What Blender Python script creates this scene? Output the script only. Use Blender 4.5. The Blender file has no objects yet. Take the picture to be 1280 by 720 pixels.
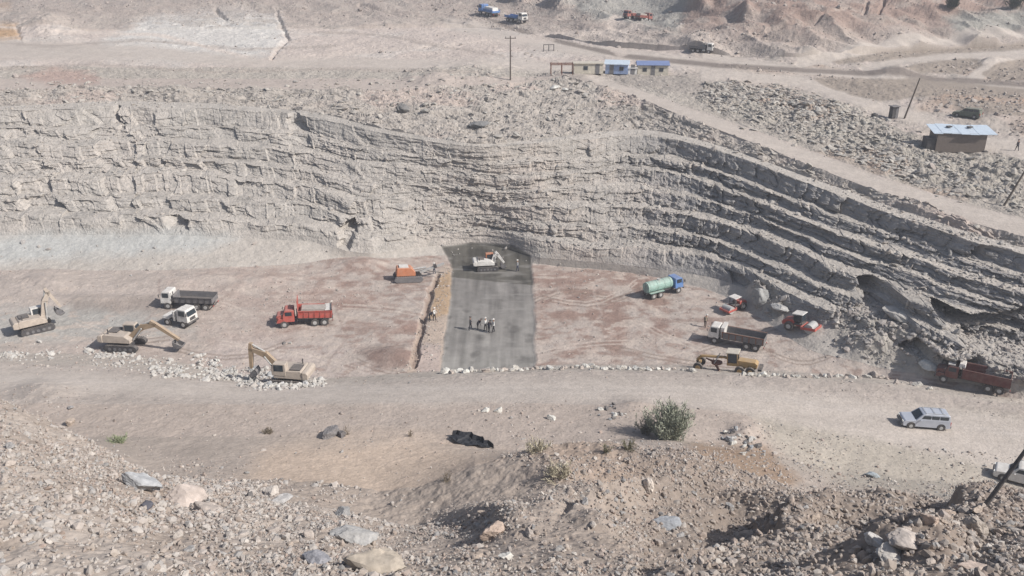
import bpy, math, random
import numpy as np
from mathutils import Vector, Matrix
random.seed(7)
rng = np.random.default_rng(11)
C = bpy.context.scene.collection
D = bpy.data
sc = bpy.context.scene

# ------------------------------------------------------------------ camera
CAM_H = 49.0
PITCH = math.radians(23.0)
FPX = 1100.0                      # focal length in photo pixels (photo 1280 wide)
cp, sp = math.cos(PITCH), math.sin(PITCH)
cam_d = D.cameras.new('camera'); cam = D.objects.new('camera', cam_d); C.objects.link(cam)
cam_d.sensor_width = 36.0; cam_d.lens = 36.0 * FPX / 1280.0
cam_d.clip_start = 0.3; cam_d.clip_end = 5000
cam.location = (0, 0, CAM_H)
cam.rotation_euler = (math.radians(90) - PITCH, 0, 0)
sc.camera = cam

# ------------------------------------------------------------------ light
SUN_AZ = math.radians(112.0)      # clockwise from +Y (away from the camera)
SUN_EL = math.radians(41.0)
w = D.worlds.new('World'); sc.world = w; w.use_nodes = True
nt = w.node_tree; nt.nodes.clear()
sky = nt.nodes.new('ShaderNodeTexSky'); sky.sky_type = 'NISHITA'; sky.sun_disc = False
sky.sun_elevation = SUN_EL; sky.sun_rotation = SUN_AZ
sky.dust_density = 2.5; sky.air_density = 1.0
bg = nt.nodes.new('ShaderNodeBackground'); bg.inputs[1].default_value = 0.075
wo = nt.nodes.new('ShaderNodeOutputWorld')
nt.links.new(sky.outputs[0], bg.inputs[0]); nt.links.new(bg.outputs[0], wo.inputs[0])
sun_d = D.lights.new('sun', 'SUN'); sun = D.objects.new('sun', sun_d); C.objects.link(sun)
sun_d.energy = 4.4; sun_d.angle = math.radians(0.5); sun_d.color = (1.0, 0.95, 0.895)
sdir = Vector((math.sin(SUN_AZ)*math.cos(SUN_EL), math.cos(SUN_AZ)*math.cos(SUN_EL), math.sin(SUN_EL)))
sun.rotation_euler = sdir.to_track_quat('Z', 'Y').to_euler()
sun.location = sdir * 200
vs = sc.view_settings
sc.display_settings.display_device = 'sRGB'
vs.view_transform = 'Standard'; vs.look = 'None'; vs.gamma = 1.0; vs.exposure = 0.36
vs.use_curve_mapping = False
sc.cycles.max_bounces = 4; sc.cycles.diffuse_bounces = 2; sc.cycles.glossy_bounces = 2
sc.cycles.transmission_bounces = 2; sc.cycles.volume_bounces = 0
sc.cycles.use_denoising = True

# ------------------------------------------------------------------ helpers: pixels of the survey photo <-> world
def W2(px, py, z):
    u = px - 640.0; v = py - 360.0
    t = (CAM_H - z) / (sp + v / FPX * cp)
    return t * u / FPX, t * (cp - v / FPX * sp)
def to_px(X, Y, Z):
    dz = CAM_H - Z
    dep = Y * cp + dz * sp
    return 640 + FPX * X / dep, 360 + FPX * (dz * cp - Y * sp) / dep

# ------------------------------------------------------------------ numpy noise
def _h(ix, iy, seed):
    n = (ix.astype(np.int64) * 374761393 + iy.astype(np.int64) * 668265263 + seed * 2147483647) & 0xffffffff
    n = ((n ^ (n >> 13)) * 1274126177) & 0xffffffff
    n = ((n ^ (n >> 16)) * 2246822519) & 0xffffffff
    return ((n ^ (n >> 15)) & 0xffffff).astype(np.float32) / np.float32(0xffffff)
def vnoise(x, y, seed=0):
    x = np.asarray(x, np.float32); y = np.asarray(y, np.float32)
    x, y = np.broadcast_arrays(x, y)
    ix = np.floor(x); iy = np.floor(y); fx = x - ix; fy = y - iy
    fx = fx * fx * (3 - 2 * fx); fy = fy * fy * (3 - 2 * fy)
    a = _h(ix, iy, seed); b = _h(ix + 1, iy, seed); c = _h(ix, iy + 1, seed); d = _h(ix + 1, iy + 1, seed)
    return (a + (b - a) * fx) * (1 - fy) + (c + (d - c) * fx) * fy
def fbm(x, y, seed=0, octv=4, gain=0.5):
    s = 0; amp = 1; tot = 0
    for o in range(octv):
        s = s + amp * (vnoise(x * 2 ** o + 17.3 * o, y * 2 ** o - 9.1 * o, seed + o * 13) * 2 - 1); tot += amp; amp *= gain
    return s / tot
def cells(x, seed=0):
    """1-D irregular cells: constant random value per cell and distance to the nearest joint"""
    ix = np.floor(x)
    j = lambda i: i + 0.8 * (_h(i, i * 0, seed) - 0.5) + 0.5
    j0 = j(ix - 1); j1 = j(ix); 
    right = x > j1
    cid = np.where(right, ix + 1, ix)
    cid = np.where(x < j0, ix - 1, cid)
    e = np.minimum(np.abs(x - j1), np.minimum(np.abs(x - j0), np.abs(x - j(ix + 1))))
    return _h(cid, cid * 0 + 5, seed + 71), e
def voro(x, y, seed=0):
    """2-D cells: random value per cell, F2-F1"""
    ix = np.floor(x); iy = np.floor(y)
    f1 = np.full(np.shape(x), 9.0, np.float32); f2 = f1.copy(); cid = np.zeros(np.shape(x), np.float32)
    for dx in (-1, 0, 1):
        for dy in (-1, 0, 1):
            cx = ix + dx; cy = iy + dy
            qx = cx + _h(cx, cy, seed + 1) - x; qy = cy + _h(cx, cy, seed + 2) - y
            d = qx * qx + qy * qy; val = _h(cx, cy, seed + 3)
            near = d < f1
            f2 = np.where(near, f1, np.minimum(f2, d)); cid = np.where(near, val, cid); f1 = np.where(near, d, f1)
    return cid, np.sqrt(f2) - np.sqrt(f1)
def sstep(a, b, x):
    t = np.clip((x - a) / (b - a), 0, 1); return t * t * (3 - 2 * t)

# ------------------------------------------------------------------ terrain profile lines (photo x, photo y, height above pit floor)
L_A = [(-300,735,26.5),(0,735,26.5),(640,735,25.5),(760,735,25.2),(900,735,26.3),(1040,735,29.5),(1180,735,32),(1280,735,33),(1600,735,35)]
L_B = [(-300,440,21),(0,500,18.5),(90,540,16),(190,598,14.5),(290,612,14),(400,625,13),(480,655,12),(530,655,12),(600,635,12.5),
       (690,600,14),(760,592,14.3),(900,600,14.3),(1000,612,15.6),(1130,616,18.5),(1280,628,20.5),(1600,640,22)]
L_D = [(-300,548,7),(0,548,7),(300,545,7),(500,548,7),(600,560,7),(700,568,7),(770,548,7.2),(850,550,6.8),(950,565,6),(1050,592,4.6),(1280,612,4),(1600,630,4)]
L_E = [(-300,505,6),(0,505,6),(300,505,6),(600,502,5.5),(760,506,5.5),(900,512,5),(1000,535,4.4),(1150,560,4),(1280,570,3.7),(1600,590,3.7)]
L_F = [(-300,450,3),(0,452,3),(200,462,3),(300,482,3),(430,483,3),(550,471,2.8),(620,467,2.8),(700,463,2.8),(850,464,2.8),(950,470,2.8),(1100,479,2.6),(1180,492,2.6),(1280,508,2.6),(1600,540,2.6)]
L_G = [(-300,438,.6),(0,440,.6),(200,448,.6),(300,470,.5),(430,473,.4),(550,464,.3),(620,460,.3),(700,456,.3),(850,457,.3),(950,463,.4),(1100,472,.6),(1180,484,1.2),(1280,500,1.8),(1600,530,1.8)]
L_G2 = [(-300,338,.8),(0,338,.8),(200,338,.7),(380,330,.5),(420,322,.4),(470,325,.3),(550,318,.1),(670,330,.2),(800,342,.6),(900,366,.8),(950,398,.9),(1010,440,1.0),(1150,470,1.6),(1280,492,2.2),(1600,520,2.2)]
L_H = [(-300,294,3.2),(0,294,3.2),(200,293,3.2),(400,302,2.4),(440,318,1.3),(470,318,1.0),(530,308,.9),(570,305,.9),(620,305,1),(670,323,1.2),(800,333,1.6),(900,348,2),(950,372,2.4),(1010,402,2.6),(1050,412,2.8),(1100,425,3),(1160,455,3),(1280,482,3),(1600,510,3)]
L_I = [(-300,135,17.2),(0,133,17.4),(150,126,17.6),(250,128,17.5),(400,140,17.0),(470,160,16),(600,182,14.8),(720,168,15.4),(800,160,15.6),(850,168,15.4),(900,182,15),(1000,218,13.8),(1100,254,12.9),(1200,287,12.6),(1280,310,12.4),(1600,400,12.4)]
L_I2 = [(-300,116,18),(0,112,18),(150,108,18),(250,110,18),(400,112,18),(500,112,17.9),(600,108,17.9),(700,98,18.3),(740,103,18.2),(800,124,17.3),(850,144,16.6),(900,163,15.9),(1000,203,14.5),(1100,241,13.5),(1200,274,13.1),(1280,297,12.9),(1600,380,12.9)]
L_J = [(-300,100,18.3),(0,98,18.3),(400,98,18.3),(600,100,18.3),(700,94,18.6),(760,100,18.4),(800,113,17.8),(850,131,17.1),(900,148,16.5),(1000,183,15.2),(1100,221,14.1),(1200,252,13.6),(1280,274,13.4),(1600,350,13.4)]
L_K = [(-300,84,18.7),(0,84,18.7),(400,84,18.7),(600,86,18.7),(760,87,18.8),(860,96,18.2),(920,108,17.6),(1000,128,16.8),(1100,152,15.8),(1195,188,14.6),(1280,196,14.6),(1600,230,14.6)]
L_L = [(-300,60,18.9),(0,60,19),(400,55,19.2),(600,66,19.2),(760,78,19.2),(900,90,18.8),(1060,100,18.0),(1280,112,17.6),(1600,130,17.6)]
L_M = [(-300,38,19.6),(0,40,19.6),(400,36,19.8),(600,34,19.8),(760,58,19.8),(900,68,19.8),(1000,76,19.6),(1100,66,20.0),(1280,56,20.5),(1600,50,20.5)]
L_N = [(-300,14,22),(0,14,22),(300,10,22),(500,14,22),(640,18,21),(720,30,21),(800,26,21.4),(850,30,22),(950,20,26),(1050,14,27.5),(1280,20,25),(1600,20,25)]
L_O = [(-300,-30,27),(0,-30,27),(600,-30,28),(900,-40,35),(1050,-45,36),(1280,-30,31),(1600,-30,31)]

A = np.linspace(-0.82, 0.82, 1320).astype(np.float64)
def line(pts):
    P = []
    for (x, y, z) in pts:
        X, Y = W2(x, y, z); P.append((X / Y, Y, z))
    P.sort(); P = np.array(P)
    Yi = np.interp(A, P[:, 0], P[:, 1]); zi = np.interp(A, P[:, 0], P[:, 2])
    k = np.hanning(71); k /= k.sum()
    sm = lambda q: np.convolve(np.pad(q, 35, mode='reflect', reflect_type='odd'), k, mode='valid')
    return sm(Yi), sm(zi)
def const(Y, z): return np.full_like(A, Y), np.full_like(A, z)
LB = line(L_B)
pxA = 640 + A * FPX * cp * 0.98
dropC = np.interp(A, [-.75, -.5, -.3, -.15, -.05, .05, .25, .45, .7], [4.5, 4, 2.6, 1.2, .3, .6, 1.8, 5.5, 7])
LC = (LB[0] + 5.5, LB[1] - dropC)
lines = [const(1.5, 46.9), const(10, 37.6), line(L_A), LB, LC, line(L_D), line(L_E), line(L_F), line(L_G), line(L_G2), line(L_H),
         line(L_I), line(L_I2), line(L_J), line(L_K), line(L_L), line(L_M), line(L_N), line(L_O), const(520, 62), const(1000, 95)]
names = ['n0','n1','fore','crest','back','bench','bank','rim','pit','apron','wall','upper','ramp','rubble','plateau','plain','hillfoot','hill','far','far2']
rows = [14, 24, 330, 40, 110, 60, 80, 30, 230, 70, 470, 120, 40, 100, 50, 60, 60, 50, 16, 10]
for k in range(1, len(lines)):
    Y0 = lines[k-1][0]; Y1 = np.maximum(lines[k][0], Y0 + 0.25); lines[k] = (Y1, lines[k][1])

# staircase of rock beds inside the wall segment
TK = np.array([0, .17, .28, .45, .56, .70, .80, 1.0])
def stairs(u, riser_w):
    n = len(TK) - 1
    uu = np.clip(u, 0, 1) * n; k = np.minimum(np.floor(uu).astype(int), n - 1); f = uu - k
    t0 = TK[k]; dt = TK[k + 1] - t0
    F = 0.62                                  # share of the rows given to the riser
    r = np.clip(f / F, 0, 1); q = np.clip((f - F) / (1 - F), 0, 1)
    hz = t0 + dt * (0.95 * r + 0.05 * q)
    hy = t0 + dt * (riser_w * r + (1 - riser_w) * q)
    return hy, hz, k, f, F

Ys, Zs, Xs, Seg, U = [], [], [], [], []
for k, nm in enumerate(names):
    (Y0, z0), (Y1, z1) = lines[k], lines[k + 1]
    n = rows[k]
    u = (np.arange(n) / n)[:, None] + np.zeros_like(A)[None, :]
    if k == len(names) - 1:
        u = (np.arange(n + 1) / n)[:, None] + np.zeros_like(A)[None, :]
    if nm == 'wall':
        Xg = A[None, :] * (Y0 + Y1)[None, :] / 2
        strength = np.interp(A, [-.8, -.35, -.15, .1, .25, .8], [.95, .9, .55, .7, 1, 1])[None, :]
        rw = np.interp(A, [-.8, -.2, .15, .3, .8], [.40, .42, .46, .16, .08])[None, :]
        # bed levels wander along the wall
        cj, _e = cells(Xg / 4.5 + .8 * fbm(Xg / 9, u * 6, 41, 2), 43); cj2, _e2 = cells(Xg / 1.7 + np.floor(u * 7 + .4) * 11.3, 44)
        jit = 0.045 * (cj - .5) + .022 * (cj2 - .5) + 0.05 * fbm(Xg / 14, u * 5.0, 31, 3) + 0.02 * fbm(Xg / 3.0, u * 9, 32, 2)
        hy, hz, kk, f, F = stairs(u, rw + 0.14 * fbm(Xg / 5, np.floor(u * 8) * 3.7, 33, 2))
        hy2 = u * (1 - strength) + hy * strength; hz2 = u * (1 - strength) + hz * strength
        env = np.clip(np.minimum(u, 1 - u) * 9, 0, 1)
        Y = Y0 + (Y1 - Y0) * np.clip(hy2 + jit * env * 0.9, -.1, 1.1)
        z = z0 + (z1 - z0) * np.clip(hz2 + jit * env * 0.55, 0, 1)
        # joints and blocks: every bed has its own
        out = 0
        for (wd, am, sd) in ((5.5, 1.5, 3), (2.1, .95, 9), (.9, .40, 15)):
            cid, e = cells(Xg / wd + kk * 37.7 + .25 * fbm(Xg / 4, u * 20, 5, 2), sd)
            out = out + am * (cid - .45)
            out = out - am * np.interp(A, [-.8, .1, .25], [.12, .2, .6])[None, :] * np.exp(-(e * wd / .16) ** 2)
        prof = np.where(f < F, np.clip(f / F * 6, 0.15, 1), np.clip(1.3 - (f - F) / (1 - F) * 1.3, 0, 1))
        sub = (vnoise(Xg / 9 + kk * 3, u * 80, 77) - .5) * np.interp(A, [-.8, .1, .25], [.8, .7, .42])[None, :] + (vnoise(Xg / 2.5, u * 150, 78) - .5) * .2
        va, ve = voro(Xg / np.interp(A, [-.8, .1, .25], [3.6, 2.6, 1.5])[None, :] + 1.5 * u, u * 34 + .6 * fbm(Xg / 3, u * 8, 46, 2), 45); vb, vbe = voro(Xg / np.interp(A, [-.8, .1, .25], [1.3, 1.1, .62])[None, :], u * 70, 47)
        wav = 1.3 * fbm(Xg / 13, u * 2.6, 79, 3) + .4 * fbm(Xg / 3.5, u * 9, 80, 3) + .7 * (va - .5) + .38 * (vb - .5) + .2 * fbm(Xg / .8, u * 40, 88, 2)
        weath = np.clip(.75 + 1.3 * fbm(Xg / 6, u * 4, 89, 3), .15, 1.3)
        st2 = np.interp(A, [-.8, -.3, -.1, .15, .3, .8], [.50, .55, .45, .6, 1.0, 1.2])[None, :]
        calm = np.interp(A, [-.8, -.1, .12, .25], [.44, .50, .62, 1.0])[None, :]
        Y = Y - (out * prof * st2 * weath + sub * prof * st2 + wav) * env * calm
        # caves and undercuts at the foot of the right-hand wall
        wx, wy = to_px(A[None, :] * Y, Y, z)
        rough_ = 1 + .35 * fbm(Xg / 2.2, u * 14, 99, 4, .6)
        def carve(top, bot, depth, ramp=14.0):
            """push the rock back (or out, when negative) between a sharp upper lip and a foot that slopes out"""
            poly = top + bot; n = len(poly); ins = np.zeros(wx.shape, bool); d = np.full(wx.shape, 1e9)
            ax = wx + 6 * fbm(Xg / 2, u * 20, 95, 3); ay = wy + 4 * fbm(Xg / 2, u * 20, 96, 3)
            for i in range(n):
                x0, y0 = poly[i]; x1, y1 = poly[(i + 1) % n]
                ins ^= ((y0 > ay) != (y1 > ay)) & (ax < (x1 - x0) * (ay - y0) / ((y1 - y0) or 1e-9) + x0)
                if i >= len(top) - 1:
                    L = (x1 - x0) ** 2 + (y1 - y0) ** 2; t = np.clip(((ax - x0) * (x1 - x0) + (ay - y0) * (y1 - y0)) / L, 0, 1)
                    d = np.minimum(d, np.hypot(ax - x0 - t * (x1 - x0), ay - y0 - t * (y1 - y0)))
            return ins * depth * np.clip(d / ramp, 0, 1) * rough_
        Y = Y + carve([(1060,346),(1085,342),(1110,350)], [(1122,378),(1150,418),(1120,412),(1080,396)], 5.0, 16)
        Y = Y + carve([(1132,362),(1170,375),(1205,392),(1240,392),(1300,375),(1360,390)], [(1360,520),(1290,474),(1228,458),(1170,405)], 6.0, 16)
        Y = Y + carve([(1104,352),(1120,350),(1140,362)], [(1172,398),(1222,452),(1208,470),(1150,428),(1118,382)], -2.2, 6)
        Y = Y + carve([(1118,430),(1145,418),(1168,432)], [(1162,454),(1135,452)], 4.0, 6) + carve([(1178,440),(1200,436),(1228,452)], [(1235,476),(1200,466),(1176,456)], 4.0, 6)
        Y = Y + carve([(205,272),(225,268),(240,275)], [(238,288),(212,288)], 2.4, 6) + carve([(905,335),(925,345),(960,380)], [(948,392),(915,355)], 2.0, 4)
        Y = Y + carve([(425,285),(445,270),(450,280)], [(436,318),(422,316)], 2.0, 4) + carve([(148,128),(156,135),(160,160)], [(150,164)], 1.5, 3) + carve([(360,140),(368,138),(392,168)], [(388,184),(364,172)], 1.0, 4)
        z = z + .12 * fbm(Xg / 1.3, Y / 1.3, 6, 3) * np.where(f < F, .3, 1) * env
    else:
        Y = Y0 + (Y1 - Y0) * u
        uz = u
        z = z0 + (z1 - z0) * uz
    Ys.append(Y); Zs.append(z); Xs.append(A[None, :] * (Y if nm != 'wall' else (Y0 + (Y1 - Y0) * u)))
    Seg.append(np.full(Y.shape, k)); U.append(u)
Y = np.vstack(Ys); Z = np.vstack(Zs); X = np.vstack(Xs); Seg = np.vstack(Seg); U = np.vstack(U)
NR, NC = Y.shape
# soften creases between segments away from the wall
S = {n: i for i, n in enumerate(names)}
def seg(n): return Seg == S[n]
Zb = Z.copy()
for it in range(14):
    Zn = Zb.copy(); Zn[1:-1] = (Zb[:-2] + 2 * Zb[1:-1] + Zb[2:]) / 4; Zb = Zn
wm = ((Seg == S['wall'])).astype(np.float32)
Z = Zb * (1 - wm) + Z * wm
PX, PY = to_px(X, Y, Z)

WOBX = fbm(X / 2.6, Y / 2.6, 91, 3); WOBY = fbm(X / 2.6, Y / 2.6, 92, 3)
PX, PY, X, Y, Z = [np.asarray(q, np.float32) for q in (PX, PY, X, Y, Z)]
def _sel(pts, pad):
    xs = [p[0] for p in pts]; ys = [p[1] for p in pts]
    return np.nonzero((PX > min(xs) - pad) & (PX < max(xs) + pad) & (PY > min(ys) - pad) & (PY < max(ys) + pad))
def inpoly(poly, soft=1.0, wob=0.0):
    sel = _sel(poly, soft + wob + 2); out = np.zeros(PX.shape, np.float32)
    px = PX[sel] + wob * WOBX[sel]; py = PY[sel] + .6 * wob * WOBY[sel]
    ins = np.zeros(px.shape, bool); n = len(poly); dmin = np.full(px.shape, 1e9, np.float32)
    for i in range(n):
        x0, y0 = poly[i]; x1, y1 = poly[(i + 1) % n]
        ins ^= ((y0 > py) != (y1 > py)) & (px < (x1 - x0) * (py - y0) / ((y1 - y0) or 1e-9) + x0)
        L = (x1 - x0) ** 2 + (y1 - y0) ** 2 or 1e-9
        t = np.clip(((px - x0) * (x1 - x0) + (py - y0) * (y1 - y0)) / L, 0, 1)
        dmin = np.minimum(dmin, np.hypot(px - x0 - t * (x1 - x0), py - y0 - t * (y1 - y0)))
    out[sel] = np.clip(.5 + np.where(ins, dmin, -dmin) / (2 * soft), 0, 1)
    return out
def stroke(pts, wd, soft=2.0, wob=0.0):
    mw = max([wd] + [p[2] for p in pts if len(p) > 2])
    sel = _sel(pts, soft + wob + mw); out = np.zeros(PX.shape, np.float32)
    px = PX[sel] + wob * WOBX[sel]; py = PY[sel] + .5 * wob * WOBY[sel]
    d = np.full(px.shape, 1e9, np.float32)
    for i in range(len(pts) - 1):
        x0, y0 = pts[i][:2]; x1, y1 = pts[i + 1][:2]
        L = (x1 - x0) ** 2 + (y1 - y0) ** 2
        t = np.clip(((px - x0) * (x1 - x0) + (py - y0) * (y1 - y0)) / L, 0, 1)
        w0 = pts[i][2] if len(pts[i]) > 2 else wd; w1 = pts[i + 1][2] if len(pts[i + 1]) > 2 else wd
        d = np.minimum(d, np.hypot(px - x0 - t * (x1 - x0), py - y0 - t * (y1 - y0)) - (w0 + (w1 - w0) * t) / 2)
    out[sel] = np.clip(.5 - d / (2 * soft), 0, 1)
    return out

# relief amplitude by region
slab_poly = [(551,463),(566,337),(560,322),(552,308),(590,304),(640,306),(662,318),(666,350),(670,460)]
tan_poly = [(508,468),(520,420),(540,352),(556,330),(567,335),(560,390),(551,463)]
slab = inpoly(slab_poly, 1.5, 2.5)
isroad = np.maximum.reduce([
    stroke([(735,97,9),(800,119,13),(850,138,14),(900,156,15),(1000,193,17),(1100,231,18),(1200,263,19),(1290,287,24),(1400,330,26)], 14, 3),
    stroke([(-60,470,26),(120,478,26),(300,492,20),(500,492,26),(760,486,30),(900,494,34),(1060,520,44),(1290,560,70)], 14, 6, 6),
    stroke([(880,93,14),(1000,101,14),(1080,130,14),(1160,150,16),(1200,172,14),(1290,190,26)], 12, 3, 3),
    stroke([(1000,80,12),(1100,62,10),(1290,44,9)], 8, 2, 2),
    stroke([(1080,88,10),(1150,72,9),(1290,66,10)], 8, 2, 2),
    stroke([(1215,102,20),(1235,84,14),(1290,66,9)], 8, 2, 2),
    stroke([(-60,62,24),(180,66,20),(330,78,12),(500,80,14),(640,82,16),(720,84,8)], 8, 4, 4),
    stroke([(880,70,8),(1000,88,10),(1290,112,10)], 8, 2),
    stroke([(560,30,10),(700,60,14),(800,70,14),(900,84,14)], 8, 4)])
pavedroad = stroke([(597,22,3),(640,36,4),(700,52,5),(780,70,6),(900,82,6),(1060,91,6),(1290,106,7)], 6, 1.2)
zone_rub = np.clip(inpoly([(870,118),(900,100),(980,110),(1100,150),(1165,190),(1280,200),(1280,262),(1100,212),(1000,172),(900,138)], 6, 8), 0, 1)
talus = np.maximum(inpoly([(1040,402),(1060,385),(1120,400),(1200,440),(1290,470),(1290,500),(1190,478),(1100,455),(1050,432)], 6, 8), inpoly([(935,355),(960,350),(990,385),(970,398),(945,390)], 4, 5))
amp = np.full(Y.shape, .10, np.float32)
amp += .16 * (seg('crest') | seg('fore'))
amp[seg('upper')] = .42; amp[seg('rubble')] = .3; amp[seg('back')] = .07; amp[seg('bench')] = .08
amp[seg('hill') | seg('far') | seg('hillfoot')] = .26
amp[seg('plain') | seg('plateau')] = .26; amp[seg('pit')] = .09; amp[seg('apron')] = .12
talus = talus * (1 - .8 * inpoly([(1155,456),(1215,455),(1270,474),(1280,510),(1200,498),(1155,478)], 5))
amp = amp + .35 * zone_rub + (.2 * talus)
amp *= (1 - .85 * slab) * (1 - .75 * isroad)
big = np.zeros(Y.shape, np.float32)
fg = seg('n1') | seg('fore') | seg('crest')
bandf = np.where(seg('fore'), np.clip(U * 1.4, 0, 1), np.where(seg('crest'), 1 - U, 0))
big += bandf * 1.5 * fbm(X / 9 + Y / 30, Y / 8, 51, 3) * np.interp(X / Y, [-.7, -.2, 0, .2], [.35, .3, .5, 1.0])
big += bandf * .75 * fbm(X / 3.2, Y / 3.2, 59, 2) * sstep(.05, .25, X / Y)
sq = (PX + 110 * fbm(X / 6, Y / 6, 67, 2) + 26 * WOBX + 14 * fbm(X / 1.2, Y / 1.2, 66, 3) + (PY - 640) * 3.2) / 240.0
sfr = sq - np.floor(sq); saw = (1 - sfr) * sstep(0, .12, sfr) * (.55 + .9 * vnoise(X / 5, Y / 5, 68))
bmask = sstep(690, 760, PX) * (1 - sstep(1190, 1260, PX)) * (1 - sstep(680, 725, PY + 10 * WOBY)) * np.where(seg('fore'), 1, np.where(seg('crest'), np.clip(1 - U * 1.6, 0, 1), 0))
big += bmask * (3.0 * saw - 1.6)
hz_ = (seg('hill') | seg('hillfoot') | seg('far')).astype(np.float32)
big += hz_ * (3.0 * fbm(X / 30, Y / 30, 52, 4) + 1.6 * (.5 - np.abs(fbm(X / 11 + Y / 25, Y / 15, 57, 3))) * 2) * np.interp(X / Y, [-.7, .0, .15, .3], [.4, .5, .9, 1.3])
plainz = (seg('plateau') | seg('plain')).astype(np.float32)
big += plainz * .5 * fbm(X / 12, Y / 12, 53, 3) * (1 - isroad)
big += seg('upper') * 1.1 * fbm(X / 8, Y / 8, 54, 3) * np.clip(np.minimum(U, 1 - U) * 5, 0, 1)
PXa, PYa = PX, PY
nrm = fbm(X / 3, Y / 3, 61, 4, .6)
fine = fbm(X / .7, Y / .7, 62, 3, .6)
rt = (PX + 14 * WOBX > 800) * 1.0
al = X * (1 - rt) + (.53 * X - .85 * Y) * rt; ac = Y * (1 - rt) + (.85 * X + .53 * Y) * rt
cr, ce = voro(al / 3.4 + .3 * nrm, ac / 1.3, 63); cr2, ce2 = voro(al / 1.5, ac / .6, 64)
cr = cr + .5 * (cr2 - .5)
blocky = (cr - .5) * 1.0 * np.clip(ce * 6, 0, 1)
notwall = 1 - wm
Z = Z + notwall * (amp * (nrm * 1.3 + fine * .55) + (.55 * zone_rub + .3 * talus + .75 * seg('upper')) * blocky) + big * notwall

# slab pocket, trench, ditch, spoil heaps, cut banks and far mounds added to cast shadows
def bump(px, py, rx, ry, h, wob=.3):
    sel = np.nonzero((abs(PX - px) < 2.6 * rx) & (abs(PY - py) < 2.6 * ry))
    d = np.hypot((PX[sel] - px) / rx, (PY[sel] - py) / ry) + wob * WOBX[sel]
    Z[sel] += notwall[sel] * h * np.exp(-np.clip(d, 0, 9) ** 2 * 1.6)
trench = stroke([(546,345,4),(534,375,6),(527,410,6),(518,455,9)], 6, 2.2, 4)
Z -= notwall * .55 * trench
Z -= notwall * .12 * inpoly(slab_poly, 2.5, 3) * (PY < 466)
Z -= notwall * .9 * np.maximum.reduce([stroke([(305,12),(345,14),(353,36),(360,50),(345,62),(340,72)], 3, 2, 3), stroke([(450,6),(500,20),(540,24),(578,32)], 3, 1.5, 3), stroke([(270,14),(282,26)], 4, 2, 2), .5 * stroke([(90,30),(20,34),(25,48)], 4, 2, 2), stroke([(960,40),(1010,30),(1060,8)], 3, 1.5, 3), stroke([(1085,0),(1078,20)], 3, 1.5, 2), stroke([(1105,0),(1098,20)], 3, 1.5, 2)])
for b in [(490,445,50,16,.7),(60,352,60,14,.8),(280,352,120,12,.6),(455,330,40,8,.9),(948,368,20,10,2.0),(968,384,14,7,1.0),(1090,432,45,15,1.5),
          (600,90,50,12,1.2),(545,100,36,12,1.5),(715,97,40,8,.6),(120,375,90,8,.5),
          (55,490,40,14,.9),(60,35,40,12,2.5),(880,60,40,8,1.6),(1020,72,60,4,1.5),(1240,80,30,7,1.4),(1050,135,50,10,.7),(1120,92,36,8,1.2),
          (760,612,50,10,1.0),(600,650,50,14,.9),(450,660,50,14,.5),(1215,645,60,20,1.2),(900,655,90,14,-1.2),(760,640,60,10,-.9),(690,640,40,18,.9),(652,3,14,9,7),(700,10,14,8,6),(872,8,16,9,6),(930,22,14,8,3),(640,655,40,18,1.0),(930,545,26,18,.7),(790,510,36,12,.5)]:
    bump(*b)
PX, PY = to_px(X, Y, Z)

# ------------------------------------------------------------------ ground colours (albedo)
def col(r, g, b): return np.array([r, g, b], np.float32)
COL = np.zeros(Y.shape + (3,), np.float32) + col(.40, .355, .325)
def mix(m, c, k=1.0):
    global COL
    m = (np.clip(m, 0, 1) * k)[..., None]; COL = COL * (1 - m) + c * m
n1 = fbm(X / 11, Y / 11, 81, 4) ; n2 = fbm(X / 3.2, Y / 3.2, 82, 4); n3 = fbm(X / .9, Y / .9, 83, 3)
rock = col(.375, .355, .33)
mix(wm, rock)
mix(seg('wall') * sstep(.0, .5, n1 + .15), col(.42, .375, .34), .8)
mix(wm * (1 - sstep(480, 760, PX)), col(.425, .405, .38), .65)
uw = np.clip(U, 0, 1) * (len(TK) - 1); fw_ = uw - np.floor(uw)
mix(seg('wall') * (fw_ > .60), col(.43, .405, .375), .85)  # ledges paler for dust and for contrast with the shaded faces
mix(seg('wall') * (fw_ < .58) * sstep(700, 900, PX), col(.285, .28, .28), .85)  # right-hand faces darkened to strengthen their shade
mix(seg('wall') * sstep(.1, .5, fbm(X / 2.5, Z / .35, 97, 3)), col(.29, .28, .265), .5)
mix(seg('upper') * 1.0, col(.36, .335, .31))
mix(seg('upper') * sstep(0, .4, n1), col(.40, .34, .31), .7)
mix(seg('rubble') * 1.0, col(.36, .335, .305))
mix((seg('apron')) * 1.0, col(.41, .385, .355))
mix(inpoly([(-40,300),(60,290),(240,288),(300,300),(250,312),(100,322),(-40,330)], 8, 12), col(.42, .435, .43), .8)
mix(inpoly([(-400,390),(-40,385),(100,382),(230,395),(250,420),(130,425),(-100,440),(-400,440)], 8, 14), col(.36, .365, .35), .7)
red = col(.33, .245, .212)
mix(seg('pit') * sstep(-.3, .35, n1 + .5 * n2) * np.interp(PX, [60, 200, 330, 420, 900, 1000, 1060], [0.1, .45, .55, 1, 1, .7, .2]), red, .7)
mix(inpoly([(668,345),(800,345),(900,400),(870,450),(800,462),(672,460)], 8, 14) * sstep(-.3, .3, n2 + .3 * n1), col(.235, .165, .14), .75)
mix(inpoly([(440,340),(540,350),(525,420),(515,468),(450,440),(400,400)], 10, 16) * sstep(-.3, .3, n2 + .3 * n1), col(.25, .18, .155), .7)
mix(inpoly([(270,425),(340,420),(420,430),(490,468),(430,480),(300,480),(250,450)], 8, 10), col(.41, .36, .335), .8)
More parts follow.
